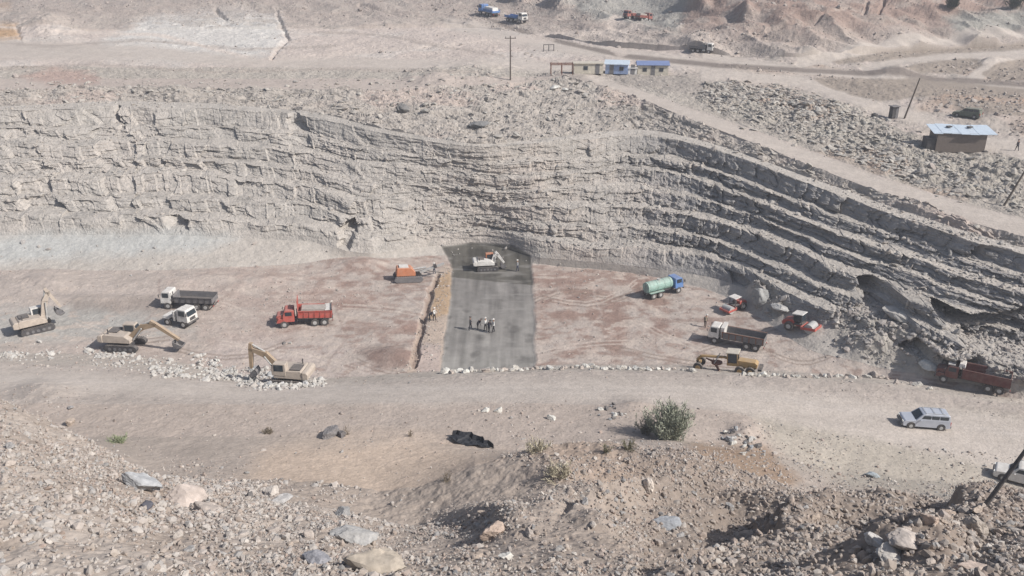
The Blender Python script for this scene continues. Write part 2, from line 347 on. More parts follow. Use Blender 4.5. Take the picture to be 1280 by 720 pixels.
pitf = seg('pit').astype(np.float32)
mot = fbm(X / 1.6 + .6 * n2, Y / 1.1, 98, 4)
mix(pitf * sstep(.05, .4, mot) * sstep(250, 420, PX), col(.245, .175, .15), .6); mix(pitf * sstep(.1, .4, -mot), col(.44, .385, .345), .75)
tk = random.Random(5); allf = (seg('pit') | seg('rim') | seg('bank')).astype(np.float32)
for k_ in range(26):
    x0 = tk.uniform(60, 1150); y0 = tk.uniform(370, 520) if k_ % 2 else tk.uniform(350, 450); a_ = tk.uniform(-.25, .25); L_ = tk.uniform(80, 220); c_ = tk.uniform(-18, 18)
    pts_ = [(x0 + L_ * q / 5, y0 + L_ * a_ * q / 5 + c_ * math.sin(q / 5 * 3)) for q in range(6)]
    for dy_ in (0, 4.5):
        mix(allf * (1 - slab) * stroke([(a2, b2 + dy_) for a2, b2 in pts_], 1.3, .9, 1.5), col(.49, .435, .39) if k_ % 3 else col(.22, .175, .15), .8)
for k_ in range(16):
    x0 = 200 + 50 * k_ + 20 * math.sin(k_ * 5.1); y0 = 345 + 9 * (k_ % 5); cx_ = 60 * math.sin(k_ * 2.3)
    mix(pitf * (1 - slab) * stroke([(x0, y0 + 5), (x0 + cx_, y0 + 40), (x0 + cx_ * 2.2 - 40, y0 + 75)], 2.2, 1.6, 3), col(.44, .38, .345) if k_ % 2 else col(.25, .19, .17), .5)
mix(inpoly([(80,375),(190,372),(260,380),(200,392),(90,390)], 5, 8), col(.25, .215, .195), .6)
mix(inpoly([(445,440),(480,430),(505,432),(508,455),(480,462)], 4, 6), col(.22, .165, .145), .7)
mix(inpoly(tan_poly, 1.5, 3), col(.40, .335, .285))
mix(inpoly([(521,470),(524,428),(551,430),(549,468)], 1.5, 2), col(.42, .355, .33), .8)
mix(inpoly([(535,400),(546,350),(562,338),(567,350),(560,392)], 1.5, 3), col(.39, .29, .20))
mix(trench, col(.20, .15, .13), .7)
mix(slab, col(.20, .192, .183))
mix(slab * sstep(350, 470, PY + 12 * n2), col(.26, .253, .24), .75)
mix(slab * sstep(440, 462, PY + 8 * n2), col(.26, .255, .24), .8)
mix(slab * (PY < 347 + (PX - 570) * .1), col(.105, .10, .088), 1)
streak = fbm(X / .5, Y / 9, 84, 3) + .5 * fbm(X / 2.5 + .1 * Y, Y / 2.5, 184, 4)
COL *= (1 - .35 * slab * sstep(.15, .5, fbm(X / 2.2, Y / 3.0, 185, 4)))[..., None]
COL *= (1 + slab[..., None] * .34 * streak[..., None])
mix(slab * sstep(.1, .5, fbm(X / 4, Y / 1.2, 85, 4)), col(.27, .262, .25), .55)
mix(seg('bank') * 1.0, col(.385, .345, .315)); mix(seg('rim') * 1.0, col(.40, .365, .33))
mix(seg('bench') * 1.0, col(.385, .335, .30))
mix(seg('back') * 1.0, col(.37, .325, .29))
mix(inpoly([(870,555),(960,560),(1000,600),(960,620),(860,600),(830,570)], 6, 8), col(.285, .21, .155), .9)
mix(inpoly([(430,545),(520,548),(640,570),(690,590),(560,650),(400,640),(300,600),(330,560)], 16, 14), col(.48, .395, .325), .95)
mix(inpoly([(930,500),(1290,520),(1290,640),(1060,610),(980,570)], 10, 10), col(.385, .355, .31), .9)
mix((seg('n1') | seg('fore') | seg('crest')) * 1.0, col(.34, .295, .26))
mix((seg('n1') | seg('fore') | seg('crest')) * sstep(680, 900, PX + 60 * n1), col(.225, .19, .165), .8)  # right-hand bank painted darker to deepen its shade
mix((seg('n1') | seg('fore') | seg('crest')) * (1 - .8 * sstep(680, 900, PX)) * sstep(.0, .5, n1 + .2 * n2), col(.37, .285, .225), .6)
mix(plainz, col(.45, .40, .37)); mix(plainz * sstep(0, .4, n1), col(.45, .42, .395), .7)
mix(inpoly([(70,84),(120,92),(125,104),(60,104),(20,95)], 4, 6), col(.36, .27, .24), .8)
mix(inpoly([(-30,28),(20,30),(25,48),(-30,52)], 4, 5), col(.40, .27, .16), .9)
mix(inpoly([(-30,0),(12,0),(12,12),(-30,14)], 4, 5), col(.38, .27, .18), .8)
mix(inpoly([(180,20),(300,8),(350,20),(355,55),(320,75),(200,78),(120,60)], 6, 12), col(.52, .515, .50), .85)
hzc = np.where(seg('hillfoot'), sstep(.0, .9, U + .35 * n2), hz_) * np.interp(PX, [500, 640], [.55, 1])
mix(hzc, col(.33, .285, .26)); mix(hzc * sstep(780, 900, PX), col(.30, .225, .195), .9)
mix(hz_ * sstep(-.1, .3, n2), col(.36, .33, .30), .5)
mix(hz_ * inpoly([(700,0),(760,-10),(860,-10),(850,40),(740,22)], 6, 8), col(.33, .33, .31), .8)
mix(hz_ * inpoly([(1180,20),(1290,10),(1290,40),(1200,42)], 6, 8), col(.30, .30, .28), .9)
mix(zone_rub, col(.37, .35, .315)); mix(zone_rub * sstep(.0, .4, n1), col(.36, .29, .245), .7)
mix(talus, col(.36, .34, .31))
mix(inpoly([(1150,112),(1290,118),(1290,140),(1180,128)], 4, 6), col(.32, .21, .14), .7)
verge = (seg('plateau') | seg('plain') | seg('rubble')).astype(np.float32) * sstep(840, 900, PX)
mix(verge * sstep(-.5, .2, n2), col(.31, .285, .26), .75); mix(verge * sstep(.0, .4, n1), col(.33, .25, .20), .6)
mix(inpoly([(680,95),(760,88),(880,92),(960,115),(930,125),(850,118),(760,102)], 4, 8), col(.30, .275, .255), .8)
mix(isroad, col(.45, .41, .375), .92)
for pl in ([(1040,76),(1100,66),(1200,57),(1260,55),(1290,56),(1290,61),(1180,67),(1100,76),(1050,80)], [(1130,84),(1160,77),(1222,73),(1228,82),(1205,92),(1150,91)], [(1228,92),(1247,78),(1290,72),(1290,103),(1240,100)], [(1015,98),(1150,98),(1290,112),(1290,124),(1180,118),(1100,127),(1040,112)], [(1180,122),(1290,132),(1290,145),(1200,140)]):
    mix(inpoly(pl, 1.2, 3), col(.27, .235, .205), .95)
mix(pavedroad, col(.20, .175, .16), .95)
mix(stroke([(-60,470,5),(200,480,5),(500,486,5),(900,488,5),(1280,545,5)], 4, 4, 5), col(.45, .415, .385), .6)
tr = fbm(X / 14, Y / .55, 86, 3); flat = (seg('bank') | seg('rim') | seg('pit')).astype(np.float32)
COL *= (1 + (.07 * n2 + .10 * n3 + .05 * n1 + flat * (1 - slab) * .07 * tr))[..., None]
for pts_, w__, c_ in (([(-20,52),(60,58),(180,50),(300,62),(420,58)], 3, .33), ([(-20,88),(120,80),(260,90),(420,86),(600,90)], 3, .34), ([(330,76),(450,66),(600,52),(690,50)], 5, .50), ([(0,34),(90,40),(200,44),(310,72)], 4, .52), ([(640,48),(720,42),(775,40),(800,32)], 6, .50), ([(395,40),(480,44),(560,60),(630,70)], 3, .32), ([(770,30),(775,60)], 22, .49)):
    mix(stroke(pts_, w__, 1.5, 4), col(c_, c_ * .89, c_ * .81), .75)
mix((seg('n1') | seg('fore')) * (1 - sstep(400, 600, PX)) * sstep(-.2, .3, n2), col(.43, .39, .355), .6)
COL *= np.array([1.01, .995, .975], np.float32)
COL = np.clip(COL, .03, .6)

# ------------------------------------------------------------------ materials
MAT = {}
def mat(name, color, rough=.85, metal=0.0, noise=None, bump=None, attr=False, spec=.25, dust=0):
    if name in MAT: return MAT[name]
    m = D.materials.new(name); m.use_nodes = True; t = m.node_tree; b = t.nodes['Principled BSDF']
    b.inputs['Roughness'].default_value = rough; b.inputs['Metallic'].default_value = metal
    b.inputs['Specular IOR Level'].default_value = spec
    b.inputs['Base Color'].default_value = (*color, 1)
    geo = t.nodes.new('ShaderNodeNewGeometry'); src = None
    tc = t.nodes.new('ShaderNodeTexCoord')
    if attr:
        a = t.nodes.new('ShaderNodeAttribute'); a.attribute_name = 'Col'; src = a.outputs['Color']
    if noise:
        sc_, lo, hi = noise
        nz = t.nodes.new('ShaderNodeTexNoise'); nz.inputs['Scale'].default_value = sc_; nz.inputs['Detail'].default_value = 6
        nz.inputs['Roughness'].default_value = .65
        t.links.new(geo.outputs['Position'] if attr else tc.outputs['Object'], nz.inputs['Vector'])
        mr = t.nodes.new('ShaderNodeMapRange'); mr.inputs[1].default_value = .3; mr.inputs[2].default_value = .7
        mr.inputs[3].default_value = lo; mr.inputs[4].default_value = hi
        t.links.new(nz.outputs['Fac'], mr.inputs[0])
        mx = t.nodes.new('ShaderNodeVectorMath'); mx.operation = 'SCALE'
        if src is not None: t.links.new(src, mx.inputs[0])
        else: mx.inputs[0].default_value = color
        t.links.new(mr.outputs[0], mx.inputs['Scale']); src = mx.outputs[0]
    if src is not None: t.links.new(src, b.inputs['Base Color'])
    if bump:
        nz = t.nodes.new('ShaderNodeTexNoise'); nz.inputs['Scale'].default_value = bump[0]; nz.inputs['Detail'].default_value = 5
        t.links.new(geo.outputs['Position'], nz.inputs['Vector'])
        bp = t.nodes.new('ShaderNodeBump'); bp.inputs['Strength'].default_value = bump[1]; bp.inputs['Distance'].default_value = bump[2]
        t.links.new(nz.outputs['Fac'], bp.inputs['Height']); t.links.new(bp.outputs[0], b.inputs['Normal'])
    if dust:
        nz = t.nodes.new('ShaderNodeTexNoise'); nz.inputs['Scale'].default_value = 1.6; nz.inputs['Detail'].default_value = 7; nz.inputs['Roughness'].default_value = .7
        t.links.new(geo.outputs['Position'], nz.inputs['Vector'])
        sx = t.nodes.new('ShaderNodeSeparateXYZ'); t.links.new(geo.outputs['Normal'], sx.inputs[0])
        f1 = t.nodes.new('ShaderNodeMath'); f1.operation = 'MULTIPLY_ADD'; f1.inputs[1].default_value = .22; f1.inputs[2].default_value = -.18 + dust; t.links.new(sx.outputs['Z'], f1.inputs[0])
        f2 = t.nodes.new('ShaderNodeMath'); f2.operation = 'MULTIPLY_ADD'; f2.inputs[1].default_value = .8; t.links.new(nz.outputs['Fac'], f2.inputs[0]); t.links.new(f1.outputs[0], f2.inputs[2])
        f2.use_clamp = True
        mc = t.nodes.new('ShaderNodeMix'); mc.data_type = 'RGBA'; pass
        ci = [i for i in mc.inputs if i.type == 'RGBA']; ci[1].default_value = (.36, .315, .275, 1)
        t.links.new(f2.outputs[0], mc.inputs['Factor'])
        if src is not None: t.links.new(src, ci[0])
        else: ci[0].default_value = (*color, 1)
        t.links.new([q for q in mc.outputs if q.type == 'RGBA'][0], b.inputs['Base Color'])
    MAT[name] = m; return m
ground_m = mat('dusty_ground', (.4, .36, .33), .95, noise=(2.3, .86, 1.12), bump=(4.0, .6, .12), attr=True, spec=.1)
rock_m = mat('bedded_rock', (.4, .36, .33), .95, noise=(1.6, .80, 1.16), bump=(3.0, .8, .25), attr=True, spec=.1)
slab_m = mat('damp_grout', (.2, .2, .19), .8, noise=(.8, .88, 1.12), attr=True, spec=.3)

def np_mesh(name, V, F, m, colors=None, kind=None, smooth=False):
    me = D.meshes.new(name); me.vertices.add(len(V)); me.vertices.foreach_set('co', np.ascontiguousarray(V, np.float32).ravel())
    k = F.shape[1]
    me.loops.add(F.size); me.loops.foreach_set('vertex_index', np.ascontiguousarray(F, np.int32).ravel())
    me.polygons.add(len(F)); me.polygons.foreach_set('loop_start', np.arange(0, F.size, k, dtype=np.int32))
    me.polygons.foreach_set('use_smooth', np.full(len(F), smooth))
    me.update(calc_edges=True)
    if colors is not None:
        ca = me.color_attributes.new('Col', 'FLOAT_COLOR', 'POINT')
        ca.data.foreach_set('color', np.ascontiguousarray(np.hstack([colors, np.ones((len(colors), 1))]), np.float32).ravel())
    me.materials.append(m); o = D.objects.new(name, me); C.objects.link(o)
    if kind: o['kind'] = kind
    return o

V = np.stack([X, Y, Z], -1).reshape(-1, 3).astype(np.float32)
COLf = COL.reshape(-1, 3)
idx = np.arange(NR * NC).reshape(NR, NC)
quads = np.stack([idx[:-1, :-1], idx[:-1, 1:], idx[1:, 1:], idx[1:, :-1]], -1)
sf = Seg[:-1, :-1]
reg = np.full(sf.shape, 0)
reg[(sf == S['wall'])] = 1
reg[(sf == S['upper']) | (sf == S['rubble'])] = 2
reg[(sf >= S['plateau'])] = 3
reg[(sf >= S['hillfoot'])] = 4
reg[(sf <= S['crest'])] = 5
reg[(sf == S['pit']) | (sf == S['apron']) | (sf == S['rim'])] = 6
reg[(slab[:-1, :-1] > .5) & (sf <= S['wall']) & (sf >= S['rim'])] = 7
reg[(isroad[:-1, :-1] > .5) & (sf > S['crest']) & (sf != S['wall']) & (reg != 7)] = 8
reg[(pavedroad[:-1, :-1] > .5) & (sf >= S['rubble'])] = 9
regn = {0: ('ground', ground_m), 1: ('rock_wall_terrain', rock_m), 2: ('rubble_terrain', rock_m), 3: ('plateau_terrain', ground_m), 4: ('hills', rock_m),
        5: ('hillside', ground_m), 6: ('pit_ground', ground_m), 7: ('grout_pavement', slab_m), 8: ('dirt_road', ground_m), 9: ('road', ground_m)}
def split_mesh(name, q, m):
    q = q.reshape(-1, 4); u, inv = np.unique(q, return_inverse=True)
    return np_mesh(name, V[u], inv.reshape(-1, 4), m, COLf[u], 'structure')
TERR = []
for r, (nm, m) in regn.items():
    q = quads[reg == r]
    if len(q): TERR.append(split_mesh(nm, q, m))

# ---- height lookup on the grid (fast, in numpy)
def cast(px, py):
    """first ground point seen along the survey ray through a photo pixel"""
    u = (px - 640) / FPX; v = (py - 360) / FPX
    a = u / (cp - v * sp)
    j = int(np.clip(round((a - A[0]) / (A[1] - A[0])), 0, NC - 1))
    yy, zz = Y[:, j], Z[:, j]
    _, pys = to_px(X[:, j], yy, zz)
    s = (pys[:-1] - py) * (pys[1:] - py) <= 0
    w_ = np.nonzero(s)[0]
    if len(w_) == 0: i = int(np.argmin(np.abs(pys - py)))
    else: i = int(w_[0])
    return Vector((a * yy[i], yy[i], zz[i]))
def gz(x, y):
    a = x / y; j = int(np.clip(round((a - A[0]) / (A[1] - A[0])), 0, NC - 1))
    i = int(np.argmin(np.abs(Y[:, j] - y))); return float(Z[i, j])
# ================================================================== OBJECT TOOLS
import bmesh
def tag(o, label=None, cat=None, group=None, kind=None):
    if label: o['label'] = label
    if cat: o['category'] = cat
    if group: o['group'] = group
    if kind: o['kind'] = kind
    return o
def empty(name, label, cat, group=None):
    o = D.objects.new(name, None); C.objects.link(o); o.empty_display_size = .3
    return tag(o, label, cat, group)
class MB:
    def __init__(s): s.v = []; s.f = []; s.mi = []; s.cur = 0
    def add(s, vs, fs):
        b = len(s.v); s.v += [tuple(v) for v in vs]; s.f += [tuple(b + i for i in f) for f in fs]; s.mi += [s.cur] * len(fs)
        return s
    def box(s, c, d, rz=0, ry=0, taper=(1, 1)):
        vs = []
        M = Matrix.Rotation(rz, 3, 'Z') @ Matrix.Rotation(ry, 3, 'Y')
        for z in (-1, 1):
            tx, ty = (taper if z > 0 else (1, 1))
            for x, y in ((-1, -1), (1, -1), (1, 1), (-1, 1)):
                vs.append(Vector(c) + M @ Vector((x * d[0] / 2 * tx, y * d[1] / 2 * ty, z * d[2] / 2)))
        return s.add(vs, [(3, 2, 1, 0), (4, 5, 6, 7), (0, 1, 5, 4), (1, 2, 6, 5), (2, 3, 7, 6), (3, 0, 4, 7)])
    def prism(s, pts, y0, y1, inset=0):
        """profile in x,z swept across y; the top may lean in"""
        n = len(pts); zmin = min(p[1] for p in pts); zmax = max(p[1] for p in pts)
        def yy(y, z):
            k = inset * (z - zmin) / (zmax - zmin + 1e-9)
            return y + k if y < (y0 + y1) / 2 else y - k
        vs = [(x, yy(y0, z), z) for x, z in pts] + [(x, yy(y1, z), z) for x, z in pts]
        fs = [tuple(range(n)), tuple(reversed(range(n, 2 * n)))] + [(i, i + n, (i + 1) % n + n, (i + 1) % n) for i in range(n)]
        return s.add(vs, fs)
    def tube(s, a, b, r0, r1=None, n=10):
        r1 = r0 if r1 is None else r1; a = Vector(a); b = Vector(b); d = (b - a).normalized()
        p = d.orthogonal().normalized(); q = d.cross(p)
        vs = [a + (p * math.cos(t) + q * math.sin(t)) * r0 for t in [2 * math.pi * i / n for i in range(n)]]
        vs += [b + (p * math.cos(t) + q * math.sin(t)) * r1 for t in [2 * math.pi * i / n for i in range(n)]]
        fs = [(i, (i + 1) % n, (i + 1) % n + n, i + n) for i in range(n)] + [tuple(reversed(range(n))), tuple(range(n, 2 * n))]
        return s.add(vs, fs)
    def path(s, pts, r, n=8):
        for a, b in zip(pts[:-1], pts[1:]): s.tube(a, b, r, None, n)
        return s
    def build(s, name, m, parent=None, bevel=0, smooth=False, label=None):
        me = D.meshes.new(name); me.from_pydata(s.v, [], s.f)
        ms = m if isinstance(m, (list, tuple)) else [m]
        for q in ms: me.materials.append(q)
        if len(ms) > 1: me.polygons.foreach_set('material_index', s.mi)
        bm = bmesh.new(); bm.from_mesh(me); bmesh.ops.recalc_face_normals(bm, faces=bm.faces)
        if bevel: bmesh.ops.bevel(bm, geom=list(bm.edges), offset=bevel, segments=1, affect='EDGES', clamp_overlap=True)
        bm.to_mesh(me); bm.free()
        if smooth:
            me.polygons.foreach_set('use_smooth', [True] * len(me.polygons))
        me.update(); o = D.objects.new(name, me); C.objects.link(o); o.parent = parent
        if label: o['label'] = label
        return o
def copy_tree(o, parent=None):
    c = o.copy(); C.objects.link(c); c.parent = parent
    for ch in list(o.children): copy_tree(ch, c)
    return c
def place(o, tail, head, L=None, dz=0.0, lim=(.8, 1.3)):
    """stand a thing on the ground so its length runs between two ground points"""
    a = cast(*tail); b = cast(*head); m = (a + b) / 2; d = b - a
    o.location = (m.x, m.y, (a.z + b.z) / 2 + dz)
    yaw = math.atan2(d.y, d.x); pit = -math.atan2(d.z, math.hypot(d.x, d.y)); pit = max(-.12, min(.12, pit))
    o.rotation_euler = (0, pit, yaw)
    if L:
        k = max(lim[0], min(lim[1], math.hypot(d.x, d.y) / L)); o.scale = (k, k, k)
    return o
def put(o, px, py, rz=0, s=1, dz=0):
    p = cast(px, py); o.location = (p.x, p.y, p.z + dz); o.rotation_euler = (0, 0, rz); o.scale = (s, s, s); return o

# paints: worn, dusty
def paint(name, c, rough=.6, dust=.02, **k): return mat(name, c, rough, noise=(2.2, .75, 1.12), spec=.3, dust=dust, **k)
P_white = paint('white_paint', (.74, .73, .70), dust=-.12); P_red = paint('red_paint', (.50, .045, .03)); P_dred = paint('faded_red_paint', (.34, .07, .055))
P_orange = paint('orange_paint', (.58, .17, .05)); P_yel = paint('dusty_yellow_paint', (.44, .27, .08)); P_tan = paint('dusty_tan_paint', (.39, .28, .17))
P_cream = paint('cream_paint', (.52, .45, .38)); P_blue = paint('blue_paint', (.05, .22, .58)); P_green = paint('pale_green_paint', (.30, .52, .46))
P_silver = mat('silver_car_paint', (.46, .49, .55), .35, metal=.2, noise=(2, .92, 1.05), spec=.5)
P_dark = mat('dark_steel', (.05, .05, .055), .7, noise=(3, .8, 1.3), dust=-.12); P_rub = mat('tyre_rubber', (.04, .04, .042), .9, noise=(3, .8, 1.5), dust=-.08)
P_grey = mat('grey_steel', (.15, .15, .16), .6, noise=(3, .8, 1.2), dust=-.1); P_lg = mat('light_steel', (.42, .42, .41), .5, noise=(3, .8, 1.2))
P_glass = mat('dark_glass', (.03, .04, .05), .12, spec=.6); P_lamp = mat('lamp_glass', (.65, .65, .6), .2)
P_brown = paint('brown_red_paint', (.14, .045, .04), dust=-.12); P_dirt = mat('earth_load', (.36, .33, .30), .95, noise=(3, .7, 1.2))
P_rust = mat('rusty_steel', (.20, .10, .07), .8, noise=(3, .7, 1.3)); P_wood = mat('weathered_wood', (.12, .10, .085), .9, noise=(5, .7, 1.3))
P_tin = mat('pale_blue_sheet_metal', (.52, .60, .68), .45, metal=.1, noise=(2, .9, 1.1)); P_broof = mat('blue_sheet_metal', (.17, .22, .38), .5, noise=(2, .9, 1.1))
P_brick = mat('mud_block_wall', (.185, .155, .135), .9, noise=(3, .85, 1.1)); P_bluewall = paint('light_blue_wall', (.28, .42, .72))
P_creamw = paint('cream_wall', (.66, .62, .52)); P_tail = mat('tail_lamp_red', (.45, .03, .02), .3)

def wheel(parent, x, y, r, wd, rimm=P_lg):
    sgn = 1 if y > 0 else -1
    t = MB().tube((x, y - wd / 2, r), (x, y + wd / 2, r), r, None, 18)
    for i in range(18):     # tread lugs
        a = 2 * math.pi * i / 18
        t.box((x + math.cos(a) * r, y, r + math.sin(a) * r), (.06, wd * .9, .1), 0, -a)
    o = t.build('wheel', P_rub, parent)
    MB().tube((x, y + sgn * wd * .4, r), (x, y + sgn * (wd / 2 + .02), r), r * .58, r * .5, 14).build('rim', rimm, o)
    return o
def ring_box(mb, x0, x1, w_, z0, z1, th=.08, flare=0, back=True):
    """open-topped tub"""
    L = x1 - x0; cx = (x0 + x1) / 2
    mb.box((cx, 0, z0 + th / 2), (L, w_, th))
    for sg in (-1, 1): mb.add([(x0, sg * w_ / 2, z0), (x1, sg * w_ / 2, z0), (x1, sg * (w_ / 2 + flare), z1), (x0, sg * (w_ / 2 + flare), z1),
                               (x0, sg * (w_ / 2 - th), z0), (x1, sg * (w_ / 2 - th), z0), (x1, sg * (w_ / 2 + flare - th), z1), (x0, sg * (w_ / 2 + flare - th), z1)],
                              [(0, 1, 2, 3), (7, 6, 5, 4), (3, 2, 6, 7), (0, 4, 5, 1), (0, 3, 7, 4), (1, 5, 6, 2)])
    mb.box((x1 - th / 2, 0, (z0 + z1) / 2), (th, w_ - 2 * th, z1 - z0))
    if back: mb.box((x0 + th / 2, 0, (z0 + z1) / 2 - .1), (th, w_ - 2 * th, z1 - z0 - .2))
    return mb
def cab_unit(t, x1, cabm, z0=.95, z1=2.75, cl=1.7, w_=2.35, bonnet=0.0):
    """forward-control or bonneted lorry cab with its front at x1"""
    if bonnet:
        MB().prism([(x1 - bonnet - .1, z0), (x1, z0), (x1, z0 + .75), (x1 - .15, z0 + .9), (x1 - bonnet - .1, z0 + 1.05)], -w_ * .38, w_ * .38, .08).build('bonnet', cabm, t, bevel=.04)
        for sg in (-1, 1): MB().prism([(x1 - 1.25, z0 - .1), (x1 - 1.0, z0 + .45), (x1 - .25, z0 + .45), (x1 + .02, z0 - .1)], sg * .85 - .28, sg * .85 + .28).build('fender', cabm, t)
    xf = x1 - bonnet
    c = MB().prism([(xf - cl, z0), (xf, z0), (xf + .0, z0 + .85), (xf - .28, z1 - .06), (xf - .45, z1), (xf - cl + .1, z1), (xf - cl, z1 - .12)], -w_ / 2, w_ / 2, .1).build('cab', cabm, t, bevel=.04)
    MB().add([(xf + .012, -w_ * .42, z0 + .92), (xf + .012, w_ * .42, z0 + .92), (xf - .26, w_ * .39, z1 - .16), (xf - .26, -w_ * .39, z1 - .16),
              (xf - .06, -w_ * .42, z0 + .92), (xf - .06, w_ * .42, z0 + .92), (xf - .33, w_ * .39, z1 - .16), (xf - .33, -w_ * .39, z1 - .16)],
             [(0, 1, 2, 3), (7, 6, 5, 4), (0, 4, 5, 1), (3, 2, 6, 7), (0, 3, 7, 4), (1, 5, 6, 2)]).build('windscreen', P_glass, c)
    for sg in (-1, 1):
        MB().box((xf - cl * .52, sg * (w_ / 2 - .052), (z0 + .95 + z1 - .2) / 2), (cl * .58, .06, z1 - .2 - z0 - .95)).build('side_window', P_glass, c)
        MB().box((x1 + .03, sg * w_ * .33, z0 + .18), (.06, .26, .2)).build('headlight', P_lamp, t)
        m_ = MB(); m_.box((xf + .1, sg * (w_ / 2 + .18), z1 - .55), (.07, .2, .42)); m_.tube((xf - .1, sg * (w_ / 2 - .1), z1 - .35), (xf + .1, sg * (w_ / 2 + .18), z1 - .36), .02)
        m_.build('mirror', P_dark, c)
    MB().box((x1 + .08, 0, z0 - .12), (.18, w_, .26)).build('bumper', P_dark, t, bevel=.03)
    MB().box((x1 + .02, 0, z0 + .42), (.05, w_ * .5, .5)).build('grille', P_dark, t)
    return c
def dump_truck(name, label, cat, cabm, bedm, L=8.2, bonnet=0, load=None, head=.0, ribm=None, bedin=None, tilt=0, zt=2.6, spare=False, group=None):
    t = empty(name, label, cat, group); h = L / 2
    ch = MB()
    for sg in (-1, 1): ch.box((-.1, sg * .42, .92), (L - .6, .13, .26))
    ch.box((-h + .4, 0, .9), (.14, .9, .2)); ch.box((0, 0, .9), (.14, .9, .2)); ch.build('chassis', P_dark, t)
    cab_unit(t, h, cabm, bonnet=bonnet, z1=2.8 - .15 * bool(bonnet), cl=1.6)
    for x in (h - 1.05 - bonnet * .0, -h + 1.15 + 1.35, -h + 1.15):
        for sg in (-1, 1): wheel(t, x, sg * 1.02, .54, .36)
    MB().tube((h - 2.9 - bonnet, -.95, .85), (h - 2.1 - bonnet, -.95, .85), .3, None, 12).build('fuel_tank', P_lg, t)
    MB().tube((h - 2.0 - bonnet, .95, 1), (h - 2.0 - bonnet, .95, 2.9), .07).build('exhaust_pipe', P_dark, t)
    b0, b1 = -h, h - 2.05 - bonnet
    piv = empty('tipper_body', None, None); piv.parent = t; piv.location = (b0, 0, 1.2); piv.rotation_euler = (0, -tilt, 0)
    D.objects.remove(piv)
    def rot(p):
        x, y, z = p; x -= b0; z -= 1.15; c_, s_ = math.cos(tilt), math.sin(tilt)
        return (b0 + x * c_ - z * s_, y, 1.15 + x * s_ + z * c_)
    q = ring_box(MB(), b0, b1, 2.4, 1.2, zt, .08, .06)
    if head:
        q.prism([(b1 - .08, zt - .05), (b1, zt - .05), (b1 + .12, zt + head), (b1 - .0, zt + head)], -1.15, 1.15)
    q.v = [rot(v) for v in q.v]; body = q.build('tipper_body', bedm, t)
    r_ = MB(); n = 7
    for i in range(n):
        x = b0 + .15 + (b1 - b0 - .3) * i / (n - 1)
        for sg in (-1, 1): r_.box((x, sg * 1.27, (1.25 + zt) / 2), (.12, .08, zt - 1.3))
    for sg in (-1, 1): r_.box(((b0 + b1) / 2, sg * 1.3, zt), (b1 - b0, .1, .1))
    r_.v = [rot(v) for v in r_.v]; r_.build('side_ribs', ribm or bedm, body)
    if bedin or load:
        q = MB().box(((b0 + b1) / 2, 0, 1.3 + (.45 if load else 0)), (b1 - b0 - .2, 2.2, .06 + (1.3 if load else 0)), taper=(.8, .8)); q.v = [rot(v) for v in q.v]
        q.build('load' if load else 'bed_floor', load or bedin, body)
    MB().box((b0 - .02, 0, .75), (.08, 2.3, .14)).build('rear_bar', P_dark, t)
    for sg in (-1, 1): MB().box((b0 - .07, sg * .95, .78), (.05, .3, .12)).build('tail_light', P_tail, t)
    return t

# ---------------- lorries
T = dump_truck('dump_truck', 'red tipper truck with red bonnet and raised headboard in the middle of the pit floor', 'dump truck', P_red, P_red, L=7.8, bonnet=.9, head=1.5, load=P_dirt, ribm=P_red, tilt=.06, zt=2.3)
q = MB().box((-3.4, 0, 2.45), (.9, 2.3, .06)); q.build('tailgate', P_white, T); MB().box((-3.85, 0, 1.9), (.14, 2.45, 1.5)).build('tailgate_frame', P_dark, T)
place(T, (416, 402), (347, 407), 7.8)
T = dump_truck('flatbed_truck', 'white cab truck with long dark grey ribbed body beside the pale wet ground', 'truck', P_white, P_grey, L=8.0, head=.3, ribm=P_dark, zt=2.1, bedin=P_dark)
place(T, (270, 385), (206, 382), 8.0)
T = dump_truck('dump_truck', 'white cab tipper truck with dark grey bed and rusty red side ribs', 'dump truck', P_white, P_grey, L=8.4, head=.25, ribm=P_rust, bedin=P_dark, zt=2.25)
q = MB().prism([(1.9, 1.1), (2.2, 1.1), (2.35, 2.9), (1.75, 2.9)], -1.2, 1.2).build('headboard', P_white, T)
place(T, (955, 437), (887, 424), 8.4)
T = dump_truck('tipper_lorry', 'long brown red open lorry below the dark undercut at the right end', 'lorry', P_brown, P_brown, L=9.0, bonnet=1.1, ribm=P_brown, zt=2.6, bedin=P_dark)
q = MB().box((1.5, 0, 2.95), (.8, 2.0, .5), taper=(.8, .9)).build('headboard', P_white, T); MB().box((2.75, 0, 2.83), (.9, 1.9, .14)).build('cab_roof', P_white, T)
place(T, (1254, 490), (1176, 473), 9.0)
# white short truck facing right-down, behind the tan excavator
T = empty('tractor_truck', 'white short wheelbase truck with open frame behind its cab beside the long excavator', 'truck')
cab_unit(T, 2.3, P_white, cl=1.9, z1=2.9); q = MB()
for sg in (-1, 1): q.box((-.2, sg * .42, .92), (4.8, .13, .26))
q.build('chassis', P_dark, T)
for x in (1.4, -1.5):
    for sg in (-1, 1): wheel(T, x, sg * 1.02, .54, .38, P_white)
MB().box((-.2, 0, 1.7), (.25, 2.3, 1.5)).build('headboard', P_white, T); MB().box((-1.8, 0, 1.25), (1.2, 2.2, .35), taper=(.9, .9)).build('rear_deck', P_white, T)
place(T, (213, 402), (240, 407), 4.6, lim=(.85, 1.0))
